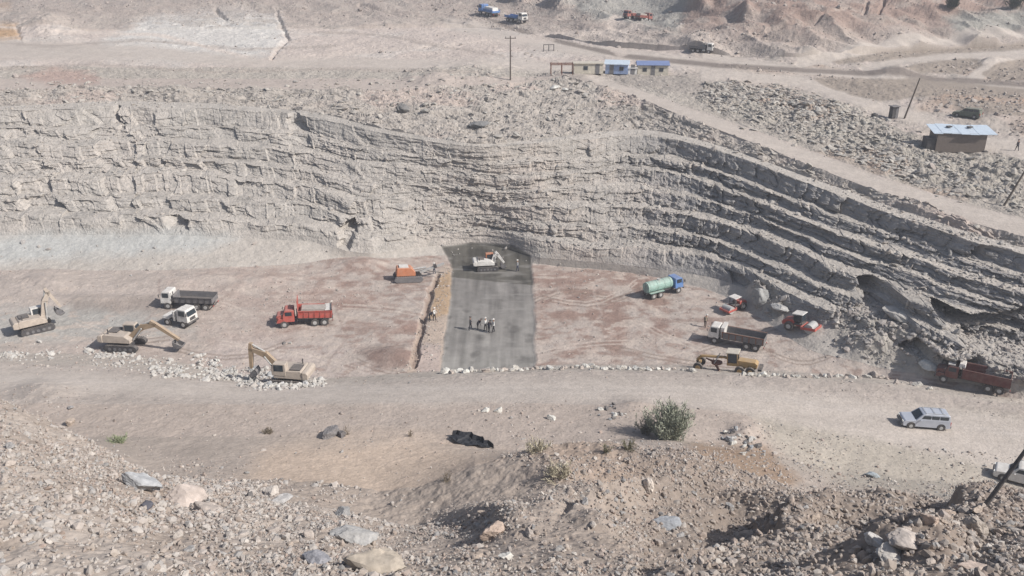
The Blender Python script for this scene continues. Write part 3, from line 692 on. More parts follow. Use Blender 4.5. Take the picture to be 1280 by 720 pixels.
# water tanker
T = empty('tank_truck', 'tank truck with bright blue cab and pale green tank heading away on the red ground', 'tank truck')
q = MB()
for sg in (-1, 1): q.box((-.1, sg * .42, .92), (7.2, .13, .26))
q.build('chassis', P_dark, T); cab_unit(T, 3.7, P_blue, cl=1.7)
tk = MB().tube((-3.4, 0, 1.95), (1.6, 0, 1.95), .95, None, 20).build('tank', P_green, T, smooth=False)
for x in (-3.0, -1.5, 0, 1.2): MB().tube((x - .05, 0, 1.95), (x + .05, 0, 1.95), .99, None, 20).build('tank_band', P_green, tk)
MB().tube((-.8, 0, 2.85), (-.8, 0, 3.05), .3).build('hatch', P_lg, tk); q = MB()
for sg in (-1, 1): q.tube((-3.5, sg * .25, .8), (-3.5, sg * .25, 2.8), .03)
for i in range(7): q.tube((-3.5, -.25, .9 + .3 * i), (-3.5, .25, .9 + .3 * i), .02)
q.build('ladder', P_lg, T)
for x in (2.7, -1.1, -2.5):
    for sg in (-1, 1): wheel(T, x, sg * 1.02, .54, .36)
for sg in (-1, 1): MB().box((-1.8, sg * 1.02, 1.2), (2.9, .5, .08)).build('mudguard', P_green, T)
place(T, (806, 373), (848, 362), 7.4, lim=(.8, 1.05))

# ---------------- excavators
def excavator(label, bodym, boomm, slew=0.0, b1=(3.4, 3.6), b2=(5.6, 1.8), b3=(5.2, .4), cabm=None, group=None, tilt=0, arm_w=.42):
    t = empty('excavator', label, 'excavator', group)
    for sg in (-1, 1):
        q = MB(); prof = []
        for a in range(9): an = math.pi / 2 + math.pi * a / 8; prof.append((-1.65 + .42 * math.cos(an), .45 + .42 * math.sin(an)))
        for a in range(9): an = -math.pi / 2 + math.pi * a / 8; prof.append((1.65 + .42 * math.cos(an), .45 + .42 * math.sin(an)))
        q.prism(prof, sg * 1.15 - .28, sg * 1.15 + .28)
        for i in range(14): q.box((-1.6 + i * .246, sg * 1.15, .89), (.08, .6, .06))
        tr = q.build('track', P_dark, t)
        for i in range(5): MB().tube((-1.3 + i * .65, sg * 1.42, .42), (-1.3 + i * .65, sg * 1.46, .42), .2, None, 10).build('roller', P_grey, tr)
    MB().box((0, 0, .6), (2.0, 1.9, .4)).tube((0, 0, .8), (0, 0, 1.1), .6).build('undercarriage', P_dark, t)
    up = empty('upper', None, None); D.objects.remove(up)
    R = Matrix.Rotation(slew, 3, 'Z')
    def U_(mb, nm, m, par=t, bevel=0): mb.v = [tuple(R @ Vector(v)) for v in mb.v]; return mb.build(nm, m, par, bevel=bevel)
    hs = U_(MB().prism([(-2.1, 1.15), (1.3, 1.15), (1.3, 1.6), (.6, 2.05), (-1.9, 2.15), (-2.1, 1.9)], -1.25, 1.25, .06), 'body', bodym, bevel=.05)
    U_(MB().prism([(-2.75, 1.2), (-2.1, 1.12), (-2.1, 2.1), (-2.6, 2.05), (-2.8, 1.8)], -1.3, 1.3), 'counterweight', bodym, bevel=.06)
    U_(MB().box((-1.2, .3, 2.2), (1.2, 1.4, .12)), 'engine_cover', P_dark, hs)
    U_(MB().tube((-1.5, -.8, 2.1), (-1.5, -.8, 2.75), .07), 'exhaust_pipe', P_dark, hs)
    cb = U_(MB().prism([(-.2, 1.5), (1.45, 1.5), (1.5, 2.1), (1.25, 2.95), (-.2, 2.95)], .3, 1.28, .03), 'cab', cabm or bodym, bevel=.04)
    U_(MB().box((.6, 1.27, 2.45), (1.1, .05, .75)), 'side_window', P_glass, cb); U_(MB().box((1.43, .79, 2.4), (.05, .8, .8), 0, -.25), 'windscreen', P_glass, cb)
    U_(MB().box((.6, .26, 2.45), (1.1, .05, .75)), 'side_window', P_glass, cb)
    A0 = Vector((1.0, -.25, 1.7)); B1 = Vector((b1[0], -.25, b1[1])); B2 = Vector((b2[0], -.25, b2[1])); B3 = Vector((b3[0], -.25, b3[1]))
    mid = (A0 + B1) / 2 + Vector((0, 0, .5))
    def beam(pts, ws, nm, m, par=t):
        q = MB()
        for (a, b), (w0, w1) in zip(zip(pts[:-1], pts[1:]), zip(ws[:-1], ws[1:])):
            d = (b - a).normalized(); n_ = Vector((-d.z, 0, d.x)); hw = arm_w / 2
            vs = []
            for p, ww in ((a - d * .05, w0), (b + d * .05, w1)):
                for sy in (-hw, hw):
                    for sn in (-ww / 2, ww / 2): vs.append(p + n_ * sn + Vector((0, sy, 0)))
            q.add(vs, [(0, 1, 3, 2), (4, 6, 7, 5), (0, 4, 5, 1), (2, 3, 7, 6), (0, 2, 6, 4), (1, 5, 7, 3)])
        return U_(q, nm, m, par)
    bo = beam([A0, mid, B1], [.5, .75, .4], 'boom', boomm)
    st = beam([B1 - (B2 - B1).normalized() * .7, B1, B2], [.35, .5, .3], 'stick', boomm)
    U_(MB().tube(A0 + Vector((.4, .35, -.3)), mid + Vector((0, .35, -.1)), .09).tube(A0 + Vector((.4, -.35, -.3)), mid + Vector((0, -.35, -.1)), .09), 'boom_cylinder', P_lg, bo)
    U_(MB().tube(mid + Vector((0, 0, .35)), B1 - (B2 - B1).normalized() * .65, .1), 'stick_cylinder', P_lg, bo)
    # bucket: curved shell with teeth
    q = MB(); r = .62; c0 = B2 + (B3 - B2).normalized() * .5; base = math.atan2(B3.z - B2.z, B3.x - B2.x)
    prof = [(c0.x + r * math.cos(base - 2.0 + a * .55), c0.z + r * math.sin(base - 2.0 + a * .55)) for a in range(7)]
    inn = [(c0.x + (r - .08) * math.cos(base - 2.0 + a * .55), c0.z + (r - .08) * math.sin(base - 2.0 + a * .55)) for a in range(7)]
    q.prism(prof + inn[::-1], -.25 - .55, -.25 + .55)
    q.prism(prof, -.25 - .55, -.25 - .5); q.prism(prof, -.25 + .5, -.25 + .55)
    for i in range(5): q.box((prof[0][0], -.7 + .22 * i, prof[0][1]), (.12, .07, .18))
    U_(q, 'bucket', P_grey, t)
    return t
E = excavator('cream excavator with raised folded boom at the far left of the pit floor', P_cream, P_cream, slew=.0, b1=(2.2, 5.0), b2=(3.3, 2.6), b3=(2.9, 1.5), cabm=P_white)
put(E, 46, 412, math.radians(38), .95)
E = excavator('long tan excavator with flat outstretched boom beside the white short truck', P_cream, P_tan, slew=.0, b1=(4.4, 3.4), b2=(7.0, 1.6), b3=(6.9, .5))
put(E, 158, 434, math.radians(-6), 1.0)
E = excavator('tan excavator working among a heap of broken white boulders', P_cream, P_tan, slew=.0, b1=(4.3, 3.9), b2=(4.5, 1.5), b3=(4.0, .4), cabm=P_cream)
put(E, 362, 478, math.radians(172), .95)
E = excavator('small white excavator on the dark wet end of the grout slab', P_white, P_white, b1=(2.0, 3.0), b2=(3.2, 1.3), b3=(3.0, .4), cabm=P_orange)
put(E, 609, 336, math.radians(8), .78)
# drill rig
T = empty('drill_rig', 'orange and grey crawler drill rig beside the trench at the foot of the wall', 'drill rig')
for sg in (-1, 1):
    q = MB().prism([(-1.7, .15), (-1.9, .4), (-1.7, .75), (1.7, .75), (1.9, .4), (1.7, .15), (1.5, .05), (-1.5, .05)], sg * .95 - .2, sg * .95 + .2)
    for i in range(12): q.box((-1.55 + i * .28, sg * .95, .77), (.1, .42, .06))
    q.build('track', P_grey, T)
bd = MB().prism([(-1.6, .8), (.9, .8), (.9, 1.3), (.3, 1.9), (-1.5, 1.9)], -.75, .75, .1).build('body', P_orange, T, bevel=.05); MB().box((-.6, 0, 1.95), (1.2, 1.0, .16)).build('engine_cover', P_white, bd)
MB().tube((.6, .2, 1.4), (2.4, .2, 1.6), .14).tube((.6, .2, 1.1), (2.0, .2, 1.3), .08).build('boom', P_lg, T)
m_ = MB().box((3.2, .2, 1.5), (.25, .3, 3.4), 0, 1.25).build('mast', P_lg, T); MB().box((3.6, .2, 1.75), (.5, .4, .4), 0, 1.25).build('drill_head', P_dark, m_)
MB().tube((2.0, .2, 1.2), (4.8, .2, .7), .06).build('drill_rod', P_dark, m_)
place(T, (492, 350), (528, 349), 3.8, lim=(.9, 1.15))

# ---------------- rollers
def roller(label, canopy=False):
    t = empty('road_roller', label, 'road roller')
    MB().prism([(-2.6, .8), (-.7, .8), (-.7, 1.75), (-1.2, 1.85), (-2.4, 1.6), (-2.7, 1.2)], -.85, .85, .08).build('bonnet', P_red, t, bevel=.06)
    for sg in (-1, 1): wheel(t, -1.4, sg * 1.0, .72, .5, P_lg)
    fr = MB(); 
    for sg in (-1, 1): fr.box((1.75, sg * 1.12, .8), (2.3, .16, .42))
    fr.box((2.85, 0, .8), (.16, 2.3, .42)).box((.62, 0, .85), (.22, 2.3, .5)).box((0, 0, .85), (1.2, .7, .4)); fr.build('drum_frame', P_red, t, bevel=.02)
    MB().tube((1.75, -1.02, .75), (1.75, 1.02, .75), .74, None, 28).build('drum', P_lg, t)
    c = MB()
    for x in (-.75, .55):
        for y in (-.7, .7): c.box((x, y, 1.95), (.09, .09, 1.5))
    c.box((-.1, 0, 1.15), (1.5, 1.6, .18)).box((-.1, 0, 1.7), (.5, .5, .5)); cc = c.build('cab', P_dark, t)
    if not canopy:
        MB().box((-.1, -.71, 2.05), (1.2, .03, 1.0)).build('side_window', P_glass, cc); MB().box((-.1, .71, 2.05), (1.2, .03, 1.0)).build('side_window', P_glass, cc)
        MB().box((.56, 0, 2.05), (.03, 1.3, 1.0)).build('windscreen', P_glass, cc)
    MB().box((-.1, 0, 2.78), (1.75, 1.8, .14)).build('cab_roof', P_white, t, bevel=.04)
    return t
T = roller('red single drum roller with glazed dark cab near the rubble at the right'); place(T, (979, 410), (1022, 414), 5.5, lim=(.78, 1.1))
T = roller('red roller with open seat and white canopy standing left of the rock mound', True); place(T, (929, 382), (906, 392), 5.5, lim=(.68, .72))

# ---------------- motor grader
T = empty('motor_grader', 'yellow motor grader with long front beam and cream cab roof by the boulder row', 'motor grader')
fr = MB(); P3 = [(4.0, 1.25), (3.4, 1.9), (.2, 2.0), (-.6, 1.7)]
for a, b in zip(P3[:-1], P3[1:]): fr.tube((a[0], 0, a[1]), (b[0], 0, b[1]), .2, None, 8)
fr.box((3.7, 0, .8), (.3, 2.0, .25)); fr.build('front_beam', P_yel, T)
MB().prism([(-4.1, 1.0), (-1.6, 1.0), (-1.6, 1.95), (-3.9, 1.8), (-4.2, 1.5)], -.65, .65, .06).build('engine_cover', P_yel, T, bevel=.05)
c = MB().box((-.9, 0, 1.3), (1.5, 1.4, .4)); 
for x in (-1.55, -.25):
    for y in (-.65, .65): c.box((x, y, 2.2), (.1, .1, 1.5))
cc = c.build('cab', P_yel, T); MB().box((-.9, 0, 2.15), (1.2, 1.25, 1.2)).build('cab_glass', P_glass, cc); MB().box((-.9, 0, 3.0), (1.7, 1.7, .14)).build('cab_roof', P_creamw, T, bevel=.03)
bl = MB()
for i in range(5):
    a = -.5 + .25 * i; bl.box((1.3 + .12 * math.cos(a * 2), 0, .35 + .13 * i), (.06, 3.3, .16), .45, a)
bl.tube((1.3, 0, 1.0), (1.3, 0, 1.15), .75, None, 16).tube((1.3, .3, 1.0), (2.8, 0, 1.6), .08).tube((1.3, -.3, 1.0), (2.8, 0, 1.6), .08)
bl.build('blade', P_rust, T)
for sg in (-1, 1): MB().tube((1.6, sg * .5, 1.1), (.9, sg * .35, 2.4), .06).build('lift_cylinder', P_lg, T)
for x in (3.7, -1.9, -3.3):
    for sg in (-1, 1): wheel(T, x, sg * 1.0, .62, .36, P_yel)
MB().box((-4.5, 0, .9), (.5, 1.8, .3)).build('ripper', P_dark, T)
place(T, (950, 467), (868, 459), 8.8, lim=(.8, 1.05))

# ---------------- cars
def car(name, label, cat, m, L=4.9, W=1.88, H=1.82, pickup=False, rack=True):
    t = empty(name, label, cat); h = L / 2
    body = MB().prism([(-h, .42), (-h + .05, .95), (-h + .1, 1.08), (h - 1.35, 1.1), (h - .2, .98), (h, .8), (h, .4), (h - .15, .32), (-h + .12, .32)], -W / 2, W / 2, .05).build('body', m, t, bevel=.045)
    xe = -.3 if pickup else -h + .08
    cabp = [(xe, 1.06), (h - 1.25, 1.06), (h - 1.95, H - .06), (h - 2.15, H), (xe + .25, H), (xe + .12, H - .08)]
    roof = MB().prism(cabp, -W / 2 + .03, W / 2 - .03, .14).build('cabin', m, t, bevel=.03)
    ang = math.atan2(.7, .70)
    MB().add([(h - 1.27, -.72, 1.12), (h - 1.27, .72, 1.12), (h - 1.9, .64, H - .1), (h - 1.9, -.64, H - .1), (h - 1.33, -.72, 1.09), (h - 1.33, .72, 1.09), (h - 1.96, .64, H - .13), (h - 1.96, -.64, H - .13)],
             [(0, 1, 2, 3), (7, 6, 5, 4), (0, 4, 5, 1), (3, 2, 6, 7), (0, 3, 7, 4), (1, 5, 6, 2)]).build('windscreen', P_glass, roof)
    xs = [(h - 2.75, h - 1.95), (h - 3.6, h - 2.85)] if not pickup else [(h - 2.7, h - 1.9)]
    if not pickup: xs.append((-h + .35, h - 3.7))
    for sg in (-1, 1):
        for x0, x1 in xs:
            yb, yt = W / 2 - .045, W / 2 - .125
            MB().prism([(x0, 1.17), (x1 + (.22 if x1 > h - 2.2 else 0), 1.17), (x1 - (.12 if x1 > h - 2.2 else 0), H - .17), (x0, H - .17)], sg * (W / 2 - .13) - .05, sg * (W / 2 - .13) + .06).build('side_window', P_glass, roof)
        for x in (h - .85, -h + .95):
            MB().tube((x, sg * (W / 2 - .1), .4), (x, sg * (W / 2 + .005), .4), .45, None, 18).build('wheel_arch', P_dark, body)
            wheel(t, x, sg * (W / 2 - .09), .375, .24)
        MB().box((h - .04, sg * .68, .78), (.12, .36, .18)).build('headlight', P_lamp, t); MB().box((-h + .04, sg * .8, .85), (.08, .16, .4)).build('tail_light', P_tail, t)
        MB().box((h - 1.75, sg * (W / 2 + .1), 1.15), (.14, .18, .14)).build('mirror', m, t)
    MB().box((h + .02, 0, .48), (.16, W * .96, .26)).build('front_bumper', P_grey, t, bevel=.04); MB().box((h + .0, 0, .78), (.05, .9, .2)).build('grille', P_dark, t)
    MB().box((-h - .03, 0, .5), (.16, W * .96, .24)).build('rear_bumper', P_grey, t, bevel=.04)
    if not pickup:
        MB().box((xe + .1, 0, 1.42), (.06, 1.35, .42), 0, .12).build('rear_window', P_glass, roof)
        if rack:
            q = MB()
            for sg in (-1, 1): q.tube((-h + .6, sg * .68, H + .07), (h - 2.4, sg * .68, H + .07), .025)
            for x in (-1.6, -.7, .2): q.tube((x, -.68, H + .07), (x, .68, H + .07), .025); q.box((x, .68, H + .03), (.06, .05, .08)); q.box((x, -.68, H + .03), (.06, .05, .08))
            q.build('roof_rack', P_lg, t)
    else:
        q = MB(); ring_box(q, -h + .05, -.35, W - .04, .9, 1.32, .07); q.build('load_bed', m, t)
    return t
T = car('parked_car', 'silver blue estate off-roader parked on the haul road at the right', 'car', P_silver); place(T, (1183, 534), (1124, 529), 4.9, lim=(.9, 1.1))
T = car('pickup_truck', 'white pickup with dark windows at the right edge behind the leaning lamp post', 'pickup truck', P_white, pickup=True, L=5.1); place(T, (1308, 610), (1249, 594), 5.1, lim=(.9, 1.1))

# ---------------- people
def human_mesh(pose, sm, pm, sk=(.32, .19, .13)):
    """one skin-modifier body: returns mesh with skin, shirt and trousers as materials"""
    a = pose.get('arm', .1); bend = pose.get('bend', 0.0); step = pose.get('step', .12)
    V_ = [(0, 0, .95), (0, 0, 1.15), (0, 0, 1.38), (0, 0, 1.50), (.01, 0, 1.58), (.02, 0, 1.70)]; R_ = [.145, .13, .15, .055, .09, .085]
    E_ = [(0, 1), (1, 2), (2, 3), (3, 4), (4, 5)]
    for sg in (-1, 1):
        b = len(V_)
        V_ += [(0, sg * .19, 1.41), (a * .3, sg * .26, 1.14), (a * 1.6, sg * .22, .92 + a * .5), (a * 2.0, sg * .22, .84 + a * .6)]; R_ += [.06, .045, .035, .03]
        E_ += [(2, b), (b, b + 1), (b + 1, b + 2), (b + 2, b + 3)]
        V_ += [(0, sg * .10, .88), (sg * step * .5 + .03, sg * .11, .49), (sg * step, sg * .11, .09), (sg * step + .15, sg * .12, .045)]; R_ += [.095, .065, .048, .04]
        E_ += [(0, b + 4), (b + 4, b + 5), (b + 5, b + 6), (b + 6, b + 7)]
    if bend:
        out = []
        for x, y, z in V_:
            if z > .93 or abs(y) > .17:
                dz = z - .93; c_, s_ = math.cos(bend), math.sin(bend); out.append((x * c_ + dz * s_, y, .93 - x * s_ + dz * c_))
            else: out.append((x, y, z))
        V_ = out
    me = D.meshes.new('person'); me.from_pydata(V_, E_, []); o = D.objects.new('person', me); C.objects.link(o)
    md = o.modifiers.new('s', 'SKIN'); sd = me.skin_vertices[0].data
    for i, r in enumerate(R_): sd[i].radius = (r, r * (1.25 if i < 3 else 1)); sd[i].use_root = (i == 0)
    o.modifiers.new('d', 'SUBSURF').levels = 1
    dg = bpy.context.evaluated_depsgraph_get(); m2 = D.meshes.new_from_object(o.evaluated_get(dg)); D.objects.remove(o)
    m2.name = 'person'; m2.materials.clear()
    skm = mat('skin', sk, .6)
    for m in (skm, sm, pm): m2.materials.append(m)
    head = V_[4]
    for p in m2.polygons:
        c = p.center; hd = (c - Vector(V_[4])).length < .2
        hand = min((c - Vector(V_[9])).length, (c - Vector(V_[17])).length) < .1
        p.material_index = 0 if (hd or hand) else (2 if c.z < .95 and abs(c.y) < .175 and not (bend and c.x > .35) else 1); p.use_smooth = True
    return m2, Vector(V_[5])
cl = lambda n, c: mat(n, c, .9)
outfits = {'dark': (cl('dark_jacket', (.035, .035, .045)), cl('dark_trousers', (.03, .03, .035))), 'white': (cl('white_shirt', (.65, .65, .63)), cl('dark_trousers', (.03, .03, .035))),
           'grey': (cl('grey_shirt', (.30, .31, .33)), cl('blue_trousers', (.05, .06, .10))), 'khaki': (cl('khaki_shirt', (.26, .22, .17)), cl('brown_trousers', (.08, .06, .05)))}
def person(label, px, py, kind, rz, pose=None, helmet=P_white, group=None, s=1.0):
    me, hp = human_mesh(pose or {}, *outfits[kind]); o = D.objects.new('person', me); C.objects.link(o); tag(o, label, 'person', group)
    q = MB()
    for k in range(4):
        z0, z1 = hp.z + .02 + .03 * k, hp.z + .02 + .03 * (k + 1); r0 = .135 * math.cos(k * .36); r1 = .135 * math.cos((k + 1) * .36)
        q.tube((hp.x, hp.y, z0), (hp.x, hp.y, z1), r0, r1, 12)
    q.tube((hp.x + .02, hp.y, hp.z + .015), (hp.x + .02, hp.y, hp.z + .03), .17, .17, 12)
    q.build('helmet' if helmet in (P_white, P_yel) else 'hair', helmet, o)
    put(o, px, py, rz, s); return o
GP = 'workers standing on the grout slab'
person('worker in dark clothes standing apart at the left on the grey slab', 588, 412, 'dark', 0, {'step': .2}, P_dark, GP, 1.08)
person('bending worker in dark clothes second from left on the grey slab', 597, 412, 'dark', .6, {'bend': .9, 'arm': .25}, P_dark, GP)
person('worker in white top second from right on the grey slab', 607, 413, 'white', 2.6, {'arm': .2}, P_white, GP, 1.05)
person('bending dark dressed worker between two white topped workers on the slab', 611, 416, 'dark', 1.2, {'bend': .7, 'arm': .2}, P_dark, GP)
person('rightmost worker of the slab group in white top and dark trousers', 617, 415, 'white', -2.8, {'step': .18}, P_white, GP, 1.08)
person('worker in white shirt beside the trench left of the slab', 543, 400, 'white', -.4, {'arm': .18}, P_white, None, 1.05)
person('crouching dark dressed worker at the trench edge', 537, 401, 'dark', .4, {'bend': 1.0, 'arm': .3}, P_dark)
person('lone grey dressed worker on the dark wet part of the slab', 647, 339, 'grey', 2.9, {'step': .15}, P_white, None, 1.05)
person('worker with white helmet between the open roller and the white tipper', 881, 409, 'khaki', 1.0, {'bend': .5}, P_white)
person('worker at the drill rod beside the orange rig', 543, 342, 'grey', 2.5, {'arm': .25}, P_white)
person('dark dressed person at the right edge beyond the brown shed', 1271, 188, 'dark', 2.0, {'step': .2}, P_dark, None, 1.05)

# ---------------- poles
def utility_pole(label, px, py, h, lean=(0, 0), arm=True, m=P_wood, group=None):
    t = empty('utility_pole', label, 'utility pole', group)
    top = (lean[0] * h, lean[1] * h, h); MB().tube((0, 0, -.3), top, .16, .10, 10).build('post', m, t)
    if arm:
        c = MB().box((top[0] * .95, top[1] * .95, h * .95), (2.2, .12, .14)).build('crossarm', m, t)
        for x in (-.95, 0, .95): MB().tube((top[0] * .95 + x, top[1] * .95, h * .95 + .05), (top[0] * .95 + x, top[1] * .95, h * .95 + .35), .07, .05, 8).build('insulator', P_grey, c)
    put(t, px, py); return t
utility_pole('tall upright power pole left of the site cabins', 638, 100, 8.6)
utility_pole('leaning bare pole beside the small dark booth', 1130, 148, 7.0, (.22, 0), False)
utility_pole('short leaning pole at the right edge above the ramp', 1254, 257, 5.2, (.45, .1), False)
T = empty('street_lamp', 'dark lamp post leaning to the right on the rubble crest', 'street lamp')
MB().tube((0, 0, -.4), (1.7, 0, 3.9), .13, .10, 12).path([(1.7, 0, 3.9), (2.15, 0, 4.9), (2.65, 0, 5.9)], .075).build('post', P_dark, T)
hd = MB().box((2.78, 0, 6.15), (.55, .5, .42), 0, -.5, (1.25, 1.2)).build('lamp_head', P_dark, T, bevel=.04); MB().box((2.72, 0, 5.9), (.4, .4, .06), 0, -.5).build('lamp_glass', P_lamp, hd)
MB().box((1.7, 0, 4.0), (.3, .26, .35), 0, .4).build('bracket', P_dark, T)
LAMP = T; put(T, 1226, 634, 0, .74)

# ---------------- buildings at the top
def window(par, c, d, frame=P_white):
    w_ = MB().box(c, d).build('window', frame, par); MB().box((c[0], c[1] - d[1] * .4, c[2]), (d[0] * .8, d[1] * .6, d[2] * .8)).build('pane', P_glass, w_); return w_
def cabin(label, px, py, L, W, H, wm_, rm_, wins, rz=0, roof='flat', name='site_cabin', s=1, door=None):
    t = empty(name, label, 'cabin')
    wl = MB().box((0, 0, H / 2), (L, W, H)).build('wall', wm_, t)
    if roof == 'flat': MB().box((0, 0, H + .08), (L + .3, W + .4, .16)).build('roof', rm_, t)
    else:
        q = MB().prism([(-W / 2 - .3, 0), (W / 2 + .3, 0), (W / 2 + .3, .1), (0, .75), (-W / 2 - .3, .1)], -L / 2 - .25, L / 2 + .25)
        q.v = [(y, x, z + H + .003) for x, y, z in q.v]; q.build('roof', rm_, t)
    for x in wins: window(wl, (x, -W / 2 - .01, H * .58), (.9, .08, .8), P_grey)
    if door is not None:
        dr = MB().box((door, -W / 2 - .01, 1.0), (.85, .08, 2.0)).build('door', P_grey, t); MB().box((door + .3, -W / 2 - .07, 1.0), (.12, .05, .05)).build('handle', P_lg, dr)
    put(t, px, py, rz, s); return t
cabin('cream site cabin with blue roof and two windows at the right of the cabin row', 815, 93, 6.3, 2.8, 2.1, P_creamw, P_broof, (-1.7, 1.7), -.04, 'gable', door=0)
cabin('bright blue site cabin with pale sloping roof in the cabin row', 771, 91, 4.6, 3.0, 1.9, P_bluewall, P_tin, (1.0,), -.18, 'gable', door=-1.0)
cabin('long low whitish container cabin left of the blue cabin', 735, 91, 6.0, 2.5, 2.0, P_creamw, P_creamw, (-.6,), 0, door=1.8)
cabin('tiny white hut between the blue and the cream cabins', 790, 92, 1.8, 1.5, 1.2, P_white, P_white, (), 0, name='hut', door=0)
T = empty('canopy_frame', 'rusty red open canopy frame at the left end of the cabin row', 'canopy')
for x in (-2.2, 0, 2.2):
    for y in (-1.2, 1.2): MB().tube((x, y, -.2), (x, y, 1.9), .07).build('post', P_rust, T)
q = MB()
for y in (-1.2, 0, 1.2): q.box((0, y, 1.95), (4.8, .12, .12))
for x in (-2.2, -.7, .8, 2.2): q.box((x, 0, 2.04), (.1, 2.7, .08))
q.build('roof_frame', P_rust, T); put(T, 702, 92)
T = empty('scaffold_frame', 'dark pipe frame standing on the plain above the cabins', 'frame')
for x in (-1.2, 0, 1.2): MB().tube((x, 0, -.1), (x, .5, 1.5), .09).tube((x, 1.0, -.1), (x, .5, 1.5), .09).build('leg', P_dark, T)
MB().tube((-1.3, .5, 1.45), (1.3, .5, 1.45), .09).build('top_bar', P_dark, T); put(T, 686, 64)
T = empty('brick_shed', 'brown mud block shed with pale blue sheet roof', 'shed')
wl = MB().box((0, 0, 1.35), (6.6, 3.2, 2.7)).build('wall', P_brick, T)
q = MB()
for i in range(7): q.box((-3.9 + 1.2 * i + .6, .2 + random.uniform(-.25, .25), 2.86 + (i % 2) * .03), (1.22, 4.0, .05), random.uniform(-.03, .03), 0)
q.v = [(x, y, z + .12 * y) for x, y, z in q.v]; q.build('roof', P_tin, T)
MB().box((-3.9, -.4, .9), (1.2, 2.0, 1.8)).build('side_annex', P_dark, T)
MB().box((1.8, 2.2, 2.4), (2.4, 1.2, .06), .2, .05).build('roof_sheet', P_broof, T)
for x in (-1.2, 1.6): MB().box((x, .6, 3.15), (.7, .5, .16), .4).build('roof_block', P_dark, T)
put(T, 1194, 187, -.10, 1.12)
T = empty('guard_booth', 'small dark booth beside the leaning bare pole', 'booth')
MB().box((0, 0, 1.0), (1.1, 1.1, 2.0)).build('wall', P_dark, T); MB().box((0, 0, 2.08), (1.5, 1.5, .12)).build('roof', P_grey, T); MB().box((.3, -.57, .9), (.5, .05, 1.7)).build('door', P_grey, T); put(T, 1116, 147, .2)
T = empty('water_tank', 'small low dark tank left of the dark booth', 'tank'); MB().tube((0, 0, 0), (0, 0, .8), .6, .55, 16).build('drum', P_dark, T); MB().tube((0, 0, .8), (0, 0, .95), .25).build('lid', P_grey, T); put(T, 1093, 146)
P_dgreen = paint('dark_green_paint', (.06, .10, .07))
T = car('parked_car', 'dark green car parked behind the brown shed', 'car', P_dgreen, rack=False); place(T, (1226, 148), (1192, 144), 4.9, lim=(.85, 1.1))
T = dump_truck('parked_truck', 'white cab truck with grey back standing right above the cream cabin', 'truck', P_white, P_grey, L=6.6, zt=1.9, ribm=P_grey); place(T, (862, 64), (891, 66), 6.6, lim=(.75, 1.2))
T = dump_truck('parked_truck', 'blue truck with white load at the far top beside the dark hollow', 'truck', P_blue, P_blue, L=6.6, zt=1.9, load=P_white); place(T, (622, 22), (600, 17), 6.6, lim=(.75, 1.1))
T = dump_truck('parked_truck', 'blue and white truck at the far top right of its blue neighbour', 'truck', P_white, P_blue, L=6.6, zt=1.8, ribm=P_blue); place(T, (634, 26), (656, 29), 6.6, lim=(.75, 1.1))
T = dump_truck('parked_truck', 'left one of two faded red trucks at the far top', 'truck', P_dred, P_dred, L=5.6, zt=1.9); place(T, (797, 23), (781, 23), 5.6, lim=(.75, 1.0))
T = dump_truck('parked_truck', 'right one of two faded red trucks at the far top', 'truck', P_dred, P_dred, L=5.6, zt=1.9, load=P_dirt); place(T, (796, 25), (812, 26), 5.6, lim=(.75, 1.0))

# ================================================================== ROCKS
def ico(sub):
    bm = bmesh.new(); bmesh.ops.create_icosphere(bm, subdivisions=sub, radius=1); V_ = np.array([v.co[:] for v in bm.verts]); F_ = np.array([[v.index for v in f.verts] for f in bm.faces]); bm.free(); return V_, F_
I1, I15, I2 = ico(1), ico(2), ico(4)
def rock_proto(base, seed, nplanes=9, flat=.75, rough=.05, lump=0):
    r = np.random.default_rng(seed); V_, F_ = base
    n = r.normal(size=(nplanes, 3)); n /= np.linalg.norm(n, axis=1)[:, None]; d = r.uniform(.66, 1.0, nplanes)
    dots = V_ @ n.T; rad = np.min(np.where(dots > .05, d[None] / np.maximum(dots, .05), 9), 1); rad = np.minimum(rad, 1.25)
    rad *= 1 + rough * (r.random(len(V_)) - .5)
    if lump:
        ax = V_ * 2.1 + seed; q_ = fbm(ax[:, 0] + .7 * ax[:, 2], ax[:, 1] - .6 * ax[:, 2], seed, 4, .6) + .5 * fbm(ax[:, 2] * 2, ax[:, 0] * 2, seed + 5, 3)
        rad = rad * (1 + lump * q_) - .06 * (np.abs(fbm(ax[:, 0] * 1.5, ax[:, 2] * 1.5 + ax[:, 1], seed + 9, 2)) < .04)
    P = V_ * rad[:, None] * np.array([1, r.uniform(.65, .95), r.uniform(flat * .75, flat)]); return P.astype(np.float32)
stone_m = mat('weathered_stone', (.4, .36, .33), .92, noise=(2.5, .80, 1.12), bump=(5, .5, .05), attr=True, spec=.15)
protoS = [rock_proto(I1, 100 + i, 12) for i in range(10)]; protoF = [rock_proto(I1, 150 + i, 8, .35) for i in range(8)]
protoL = [rock_proto(I2, 200 + i, 13, .8, .02, .16) for i in range(10)]; protoLF = [rock_proto(I2, 260 + i, 11, .42, .02, .18) for i in range(6)]
cellA = np.zeros(Y.shape, np.float32)
dYr = np.abs(np.gradient(Y, axis=0)); dXc = Y * (A[1] - A[0]); dZr = np.abs(np.gradient(Z, axis=0))
cellA = np.hypot(dYr, .3 * dZr) * dXc
inframe = ((PX > -40) & (PX < 1320) & (PY > -20) & (PY < 745)).astype(np.float32)
TONES = np.array([(.39, .355, .325), (.43, .395, .36), (.35, .305, .275), (.385, .325, .285), (.33, .32, .31), (.49, .455, .415), (.36, .29, .25)], np.float32)
